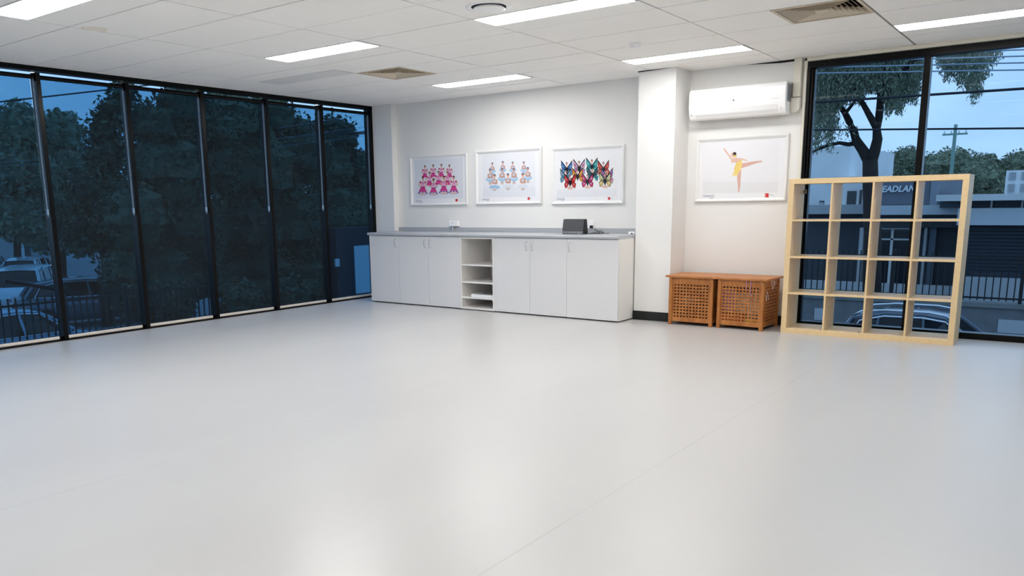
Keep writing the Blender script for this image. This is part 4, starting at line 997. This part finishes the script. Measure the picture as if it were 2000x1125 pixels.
rbox(1688, 2120, 419, 445, 19.9, 6, DARKW, 'soffit_wall', b3_); rbox(1688, 2120, 445, 700, 20.4, 5, mat('shop_dark', srgb(58, 64, 72), .7), 'lower_wall', b3_); rbox(1560, 1868, 553, 700, 19.2, .15, MIDW, 'plinth_wall', b3_)
for q in ((1671, 1683), (1796, 1806)): rbox(q[0], q[1], 445, 560, 20.0, .3, MIDW, 'column', b3_)
rbox(1806, 1824, 443, 560, 20.2, .2, mat('blue_grey_panel', srgb(116, 126, 138), .8), 'panel', b3_)
wf = rbox(1714, 1776, 446, 570, 20.34, .05, WGL, 'window', b3_)
for q in ((1714, 1776, 445, 448), (1714, 1776, 466, 469), (1737, 1741, 448, 570)): rbox(*q, 20.28, .05, PALEW, 'window_bar', b3_)
vs, fs = text_mesh('EADLAN', 1, .25, .03)
a = aty(1720.5, 375, 19.9); b3 = aty(1788, 372.5, 19.9); wx = max(p.x for p in vs)-min(p.x for p in vs); hz = max(p.y for p in vs)
tz = aty(1750, 362.5, 19.9).z-aty(1750, 374.5, 19.9).z; tmb = MB(); sx = (b3.x-a.x)/wx; sz = tz/hz
tmb.v = [Vector((p.x*sx, 0, p.y*sz)) for p in vs]; tmb.f = fs; tmb.mi = [0]*len(fs)
to = tmb.build('sign_letters', mat('sign_letter_white', srgb(225, 232, 238), .5), b3_); sm_ = to.modifiers.new('solid', 'SOLIDIFY'); sm_.thickness = .04
to.location = Vector((a.x, 19.93, aty(1750, 374.5, 19.9).z))-Vector(b3_.location)
b4 = empty('flat_roof_garage', (6.8, 18, G), 'flat roofed garage with pale fascia and dark roller door at the right edge', 'building')
rbox(1828, 2150, 378, 391, 18, 5, PALEW, 'roof_edge', b4); rbox(1835, 2150, 391, 405, 19, .5, mat('dim_glass', srgb(60, 76, 90), .3), 'clerestory', b4)
for q in (1888, 1934, 1994): rbox(q, q+4, 391, 406, 18.6, .2, PALEW, 'post', b4)
rbox(1868, 2150, 406, 440, 18.2, 5, mat('garage_fascia', srgb(200, 208, 214), .7), 'fascia', b4)
gd = MB(); q0, q1 = aty(1880, 560, 18.6), aty(2150, 442, 18.6)
zz = q0.z
while zz < q1.z: gd.box(q0.x, q1.x+3, 18.55, 18.62, zz, zz+.08); zz += .1
o = gd.build('roller_door', mat('roller_dark', srgb(38, 46, 58), .6), b4); o.location = -Vector(b4.location)
rbox(1868, 2150, 545, 700, 18.4, 4, MIDW, 'lower_wall', b4)
bu = empty('rooftop_unit', tuple(aty(1985, 376, 22))[:2]+(aty(1985, 376, 22).z,), 'pale framed louvred plant screen on the garage roof at far right', 'plant screen')
q0, q1 = aty(1961, 379, 22), aty(2040, 331, 22); um = MB().box(q0.x, q1.x, 22, 23, q0.z-.4, q1.z).build('screen_frame', PALEW, bu); um.location = -Vector(bu.location)
for (i, j) in ((0, 0), (0, 1), (1, 0), (1, 1), (2, 0), (2, 1)):
    w_ = (q1.x-q0.x)/3; h_ = (q1.z-q0.z)/2; x = q0.x+i*w_; z = q0.z+j*h_; gm = MB(); zz = z+.05
    while zz < z+h_-.06: gm.box(x+.08, x+w_-.06, 21.95, 22.0, zz, zz+.03); zz += .045
    o = gm.build('louvre_panel', MIDW, bu); o.location = -Vector(bu.location)
hs = empty('distant_house', tuple(aty(1945, 350, 55))[:2]+(G,), 'distant house with a pale hipped roof between the trees', 'house')
q0, q1 = aty(1925, 352, 55), aty(1964, 340, 55); hm = MB(); hm.v = [Vector(p) for p in ((q0.x, 55, q0.z), (q1.x, 55, q0.z), (q1.x, 61, q0.z), (q0.x, 61, q0.z), (q0.x*.6+q1.x*.4, 58, q1.z), (q0.x*.4+q1.x*.6, 58, q1.z))]
hm.f = [[0, 1, 5, 4], [1, 2, 5], [2, 3, 4, 5], [3, 0, 4]]; hm.mi = [0]*4; o = hm.build('roof', mat('pale_roof', srgb(170, 176, 180), .8), hs); o.location = -Vector(hs.location)
o = MB().box(q0.x+.3, q1.x-.3, 55.4, 60.5, G, q0.z).build('wall', MIDW, hs); o.location = -Vector(hs.location)

# distant tree line
tl = [(1655, 335, 28, 60), (1740, 330, 30, 60), (1772, 312, 22, 52), (1800, 335, 30, 62), (1835, 330, 30, 58), (1862, 322, 30, 60), (1905, 332, 28, 56), (1928, 318, 14, 60), (1918, 350, 30, 50), (1955, 340, 24, 66), (1990, 325, 26, 60), (2030, 330, 30, 60)]
for i, (px, py, rp, Y) in enumerate(tl):
    c_ = aty(px, py, Y); r_ = rp*(c_-CAM).length/FPX
    c2 = aty(px+rp*.6, py+rp*.5, Y); c3 = aty(px-rp*.6, py+rp*.6, Y)
    where = ['at the left of the trunk', 'just right of the trunk', 'highest one, beside the window mullion', 'behind the window mullion', 'right of the mullion', 'around the utility pole', 'right of the utility pole', 'thin one above the shelf corner', 'in front above the shelf corner', 'right of the distant house', 'behind the plant screen', 'at the far right edge'][i]
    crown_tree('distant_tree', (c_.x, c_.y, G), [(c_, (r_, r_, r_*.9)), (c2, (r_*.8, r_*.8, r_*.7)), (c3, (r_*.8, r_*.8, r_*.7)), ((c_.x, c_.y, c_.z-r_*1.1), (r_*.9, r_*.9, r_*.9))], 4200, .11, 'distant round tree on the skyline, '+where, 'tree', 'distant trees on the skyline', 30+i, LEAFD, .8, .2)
# utility pole and wires
pt = aty(1867, 243, 48); pb = aty(1858, 352, 48)
up_ = empty('utility_pole', (pt.x, 48, G), 'slim utility pole with one crossarm against the sky', 'utility pole')
MB().tube([(0, 0, 0), (0, 0, pt.z-G)], [.13, .09], 10).build('pole', mat('pole_green', srgb(130, 160, 150), .7), up_)
za = aty(1866, 262, 48).z-G; MB().box(-.65, .65, -.06, .06, za-.05, za+.05).build('crossarm', mat('pole_green', srgb(130, 160, 150), .7), up_)
for x in (-.55, -.2, .2, .55): MB().tube([(x, 0, za+.05), (x, 0, za+.2)], .04, 8).build('insulator', PALEW, up_)
wires = [((1590, 143), (2000, 136.5), 12, .016, 'lowest of the four close overhead wires at the top of the right window'), ((1590, 132), (2000, 122.5), 12, .016, 'second from the bottom of the four close overhead wires'), ((1590, 121), (2000, 109.5), 12, .016, 'third from the bottom of the four close overhead wires'), ((1590, 112), (2000, 97), 12, .016, 'topmost of the four close overhead wires'),
         ((1590, 200), (2000, 173), 11, .028, 'thick dark overhead cable sloping up across the right window'), ((1585, 254), (2000, 250.5), 11, .022, 'straight dark overhead cable level with the pole crossarm')]
WD = mat('wire_dark', srgb(30, 34, 40), .6); WL = mat('wire_pale', srgb(150, 165, 180), .5)  # pale wire colour has the sky's reflection painted in
for k, (a, b3, Y, rr, lb) in enumerate(wires):
    pa, pb_ = aty(*a, Y), aty(*b3, Y); d = pb_-pa; p0 = pa-d*6; p1 = pb_+d*3
    pts = [p0.lerp(p1, i/20) for i in range(21)]
    tag(MB().tube(pts, rr, 6).build('overhead_wire', WD if k > 3 else WL), lb, 'wire', 'overhead wires outside')
for k, (a, b3) in enumerate((((80, 190), (240, 172)), )):
    pa, pb_ = atx(*a, -22), atx(*b3, -22); d = pb_-pa; tag(MB().tube([pa-d*2, pb_+d*4], .03, 6).build('overhead_wire', WD), 'thin overhead wire crossing the sky in the second pane from the left', 'wire', 'overhead wires outside')

for (a, b3) in (((540, 251), (722, 222)), ((540, 272), (722, 246)), ((540, 287), (722, 264)), ((-20, 318), (76, 312)), ((-20, 326), (76, 320))):
    pa, pb_ = atx(*a, -7), atx(*b3, -7); tag(MB().tube([pa, pb_], .004, 6).build('overhead_wire', WL), ('pale thin wire outside crossing the panes nearest the white corner' if a[0] > 0 else 'pale thin wire outside crossing the leftmost pane'), 'wire', 'pale wires near the white corner' if a[0] > 0 else 'pale wires at far left')
# ================================================================= SKY
w = bpy.data.worlds.new('world'); S.world = w; w.use_nodes = True; nt = w.node_tree; bg_ = nt.nodes['Background']
tc = nt.nodes.new('ShaderNodeTexCoord'); sx_ = nt.nodes.new('ShaderNodeSeparateXYZ'); nt.links.new(tc.outputs['Generated'], sx_.inputs[0])
rp_ = nt.nodes.new('ShaderNodeValToRGB'); e = rp_.color_ramp.elements; e[0].position = 0; e[0].color = (.86, .90, .94, 1); e[1].position = .5; e[1].color = (.62, .72, .86, 1)
nt.links.new(sx_.outputs[2], rp_.inputs[0])
mp = nt.nodes.new('ShaderNodeMapping'); mp.inputs['Scale'].default_value = (3.2, 3.2, 11); nt.links.new(tc.outputs['Generated'], mp.inputs[0])
nz = nt.nodes.new('ShaderNodeTexNoise'); nz.inputs['Scale'].default_value = 1.6; nz.inputs['Detail'].default_value = 7; nz.inputs['Roughness'].default_value = .5; nt.links.new(mp.outputs[0], nz.inputs['Vector'])
cr_ = nt.nodes.new('ShaderNodeMapRange'); cr_.inputs[1].default_value = .38; cr_.inputs[2].default_value = .66; cr_.inputs[3].default_value = 0; cr_.inputs[4].default_value = 1; nt.links.new(nz.outputs['Fac'], cr_.inputs[0])
mx = nt.nodes.new('ShaderNodeMix'); mx.data_type = 'RGBA'; nt.links.new(cr_.outputs[0], mx.inputs[0]); nt.links.new(rp_.outputs[0], mx.inputs[6]); mx.inputs[7].default_value = (1.08, 1.06, 1.03, 1)
nt.links.new(mx.outputs[2], bg_.inputs[0]); bg_.inputs[1].default_value = 1.3
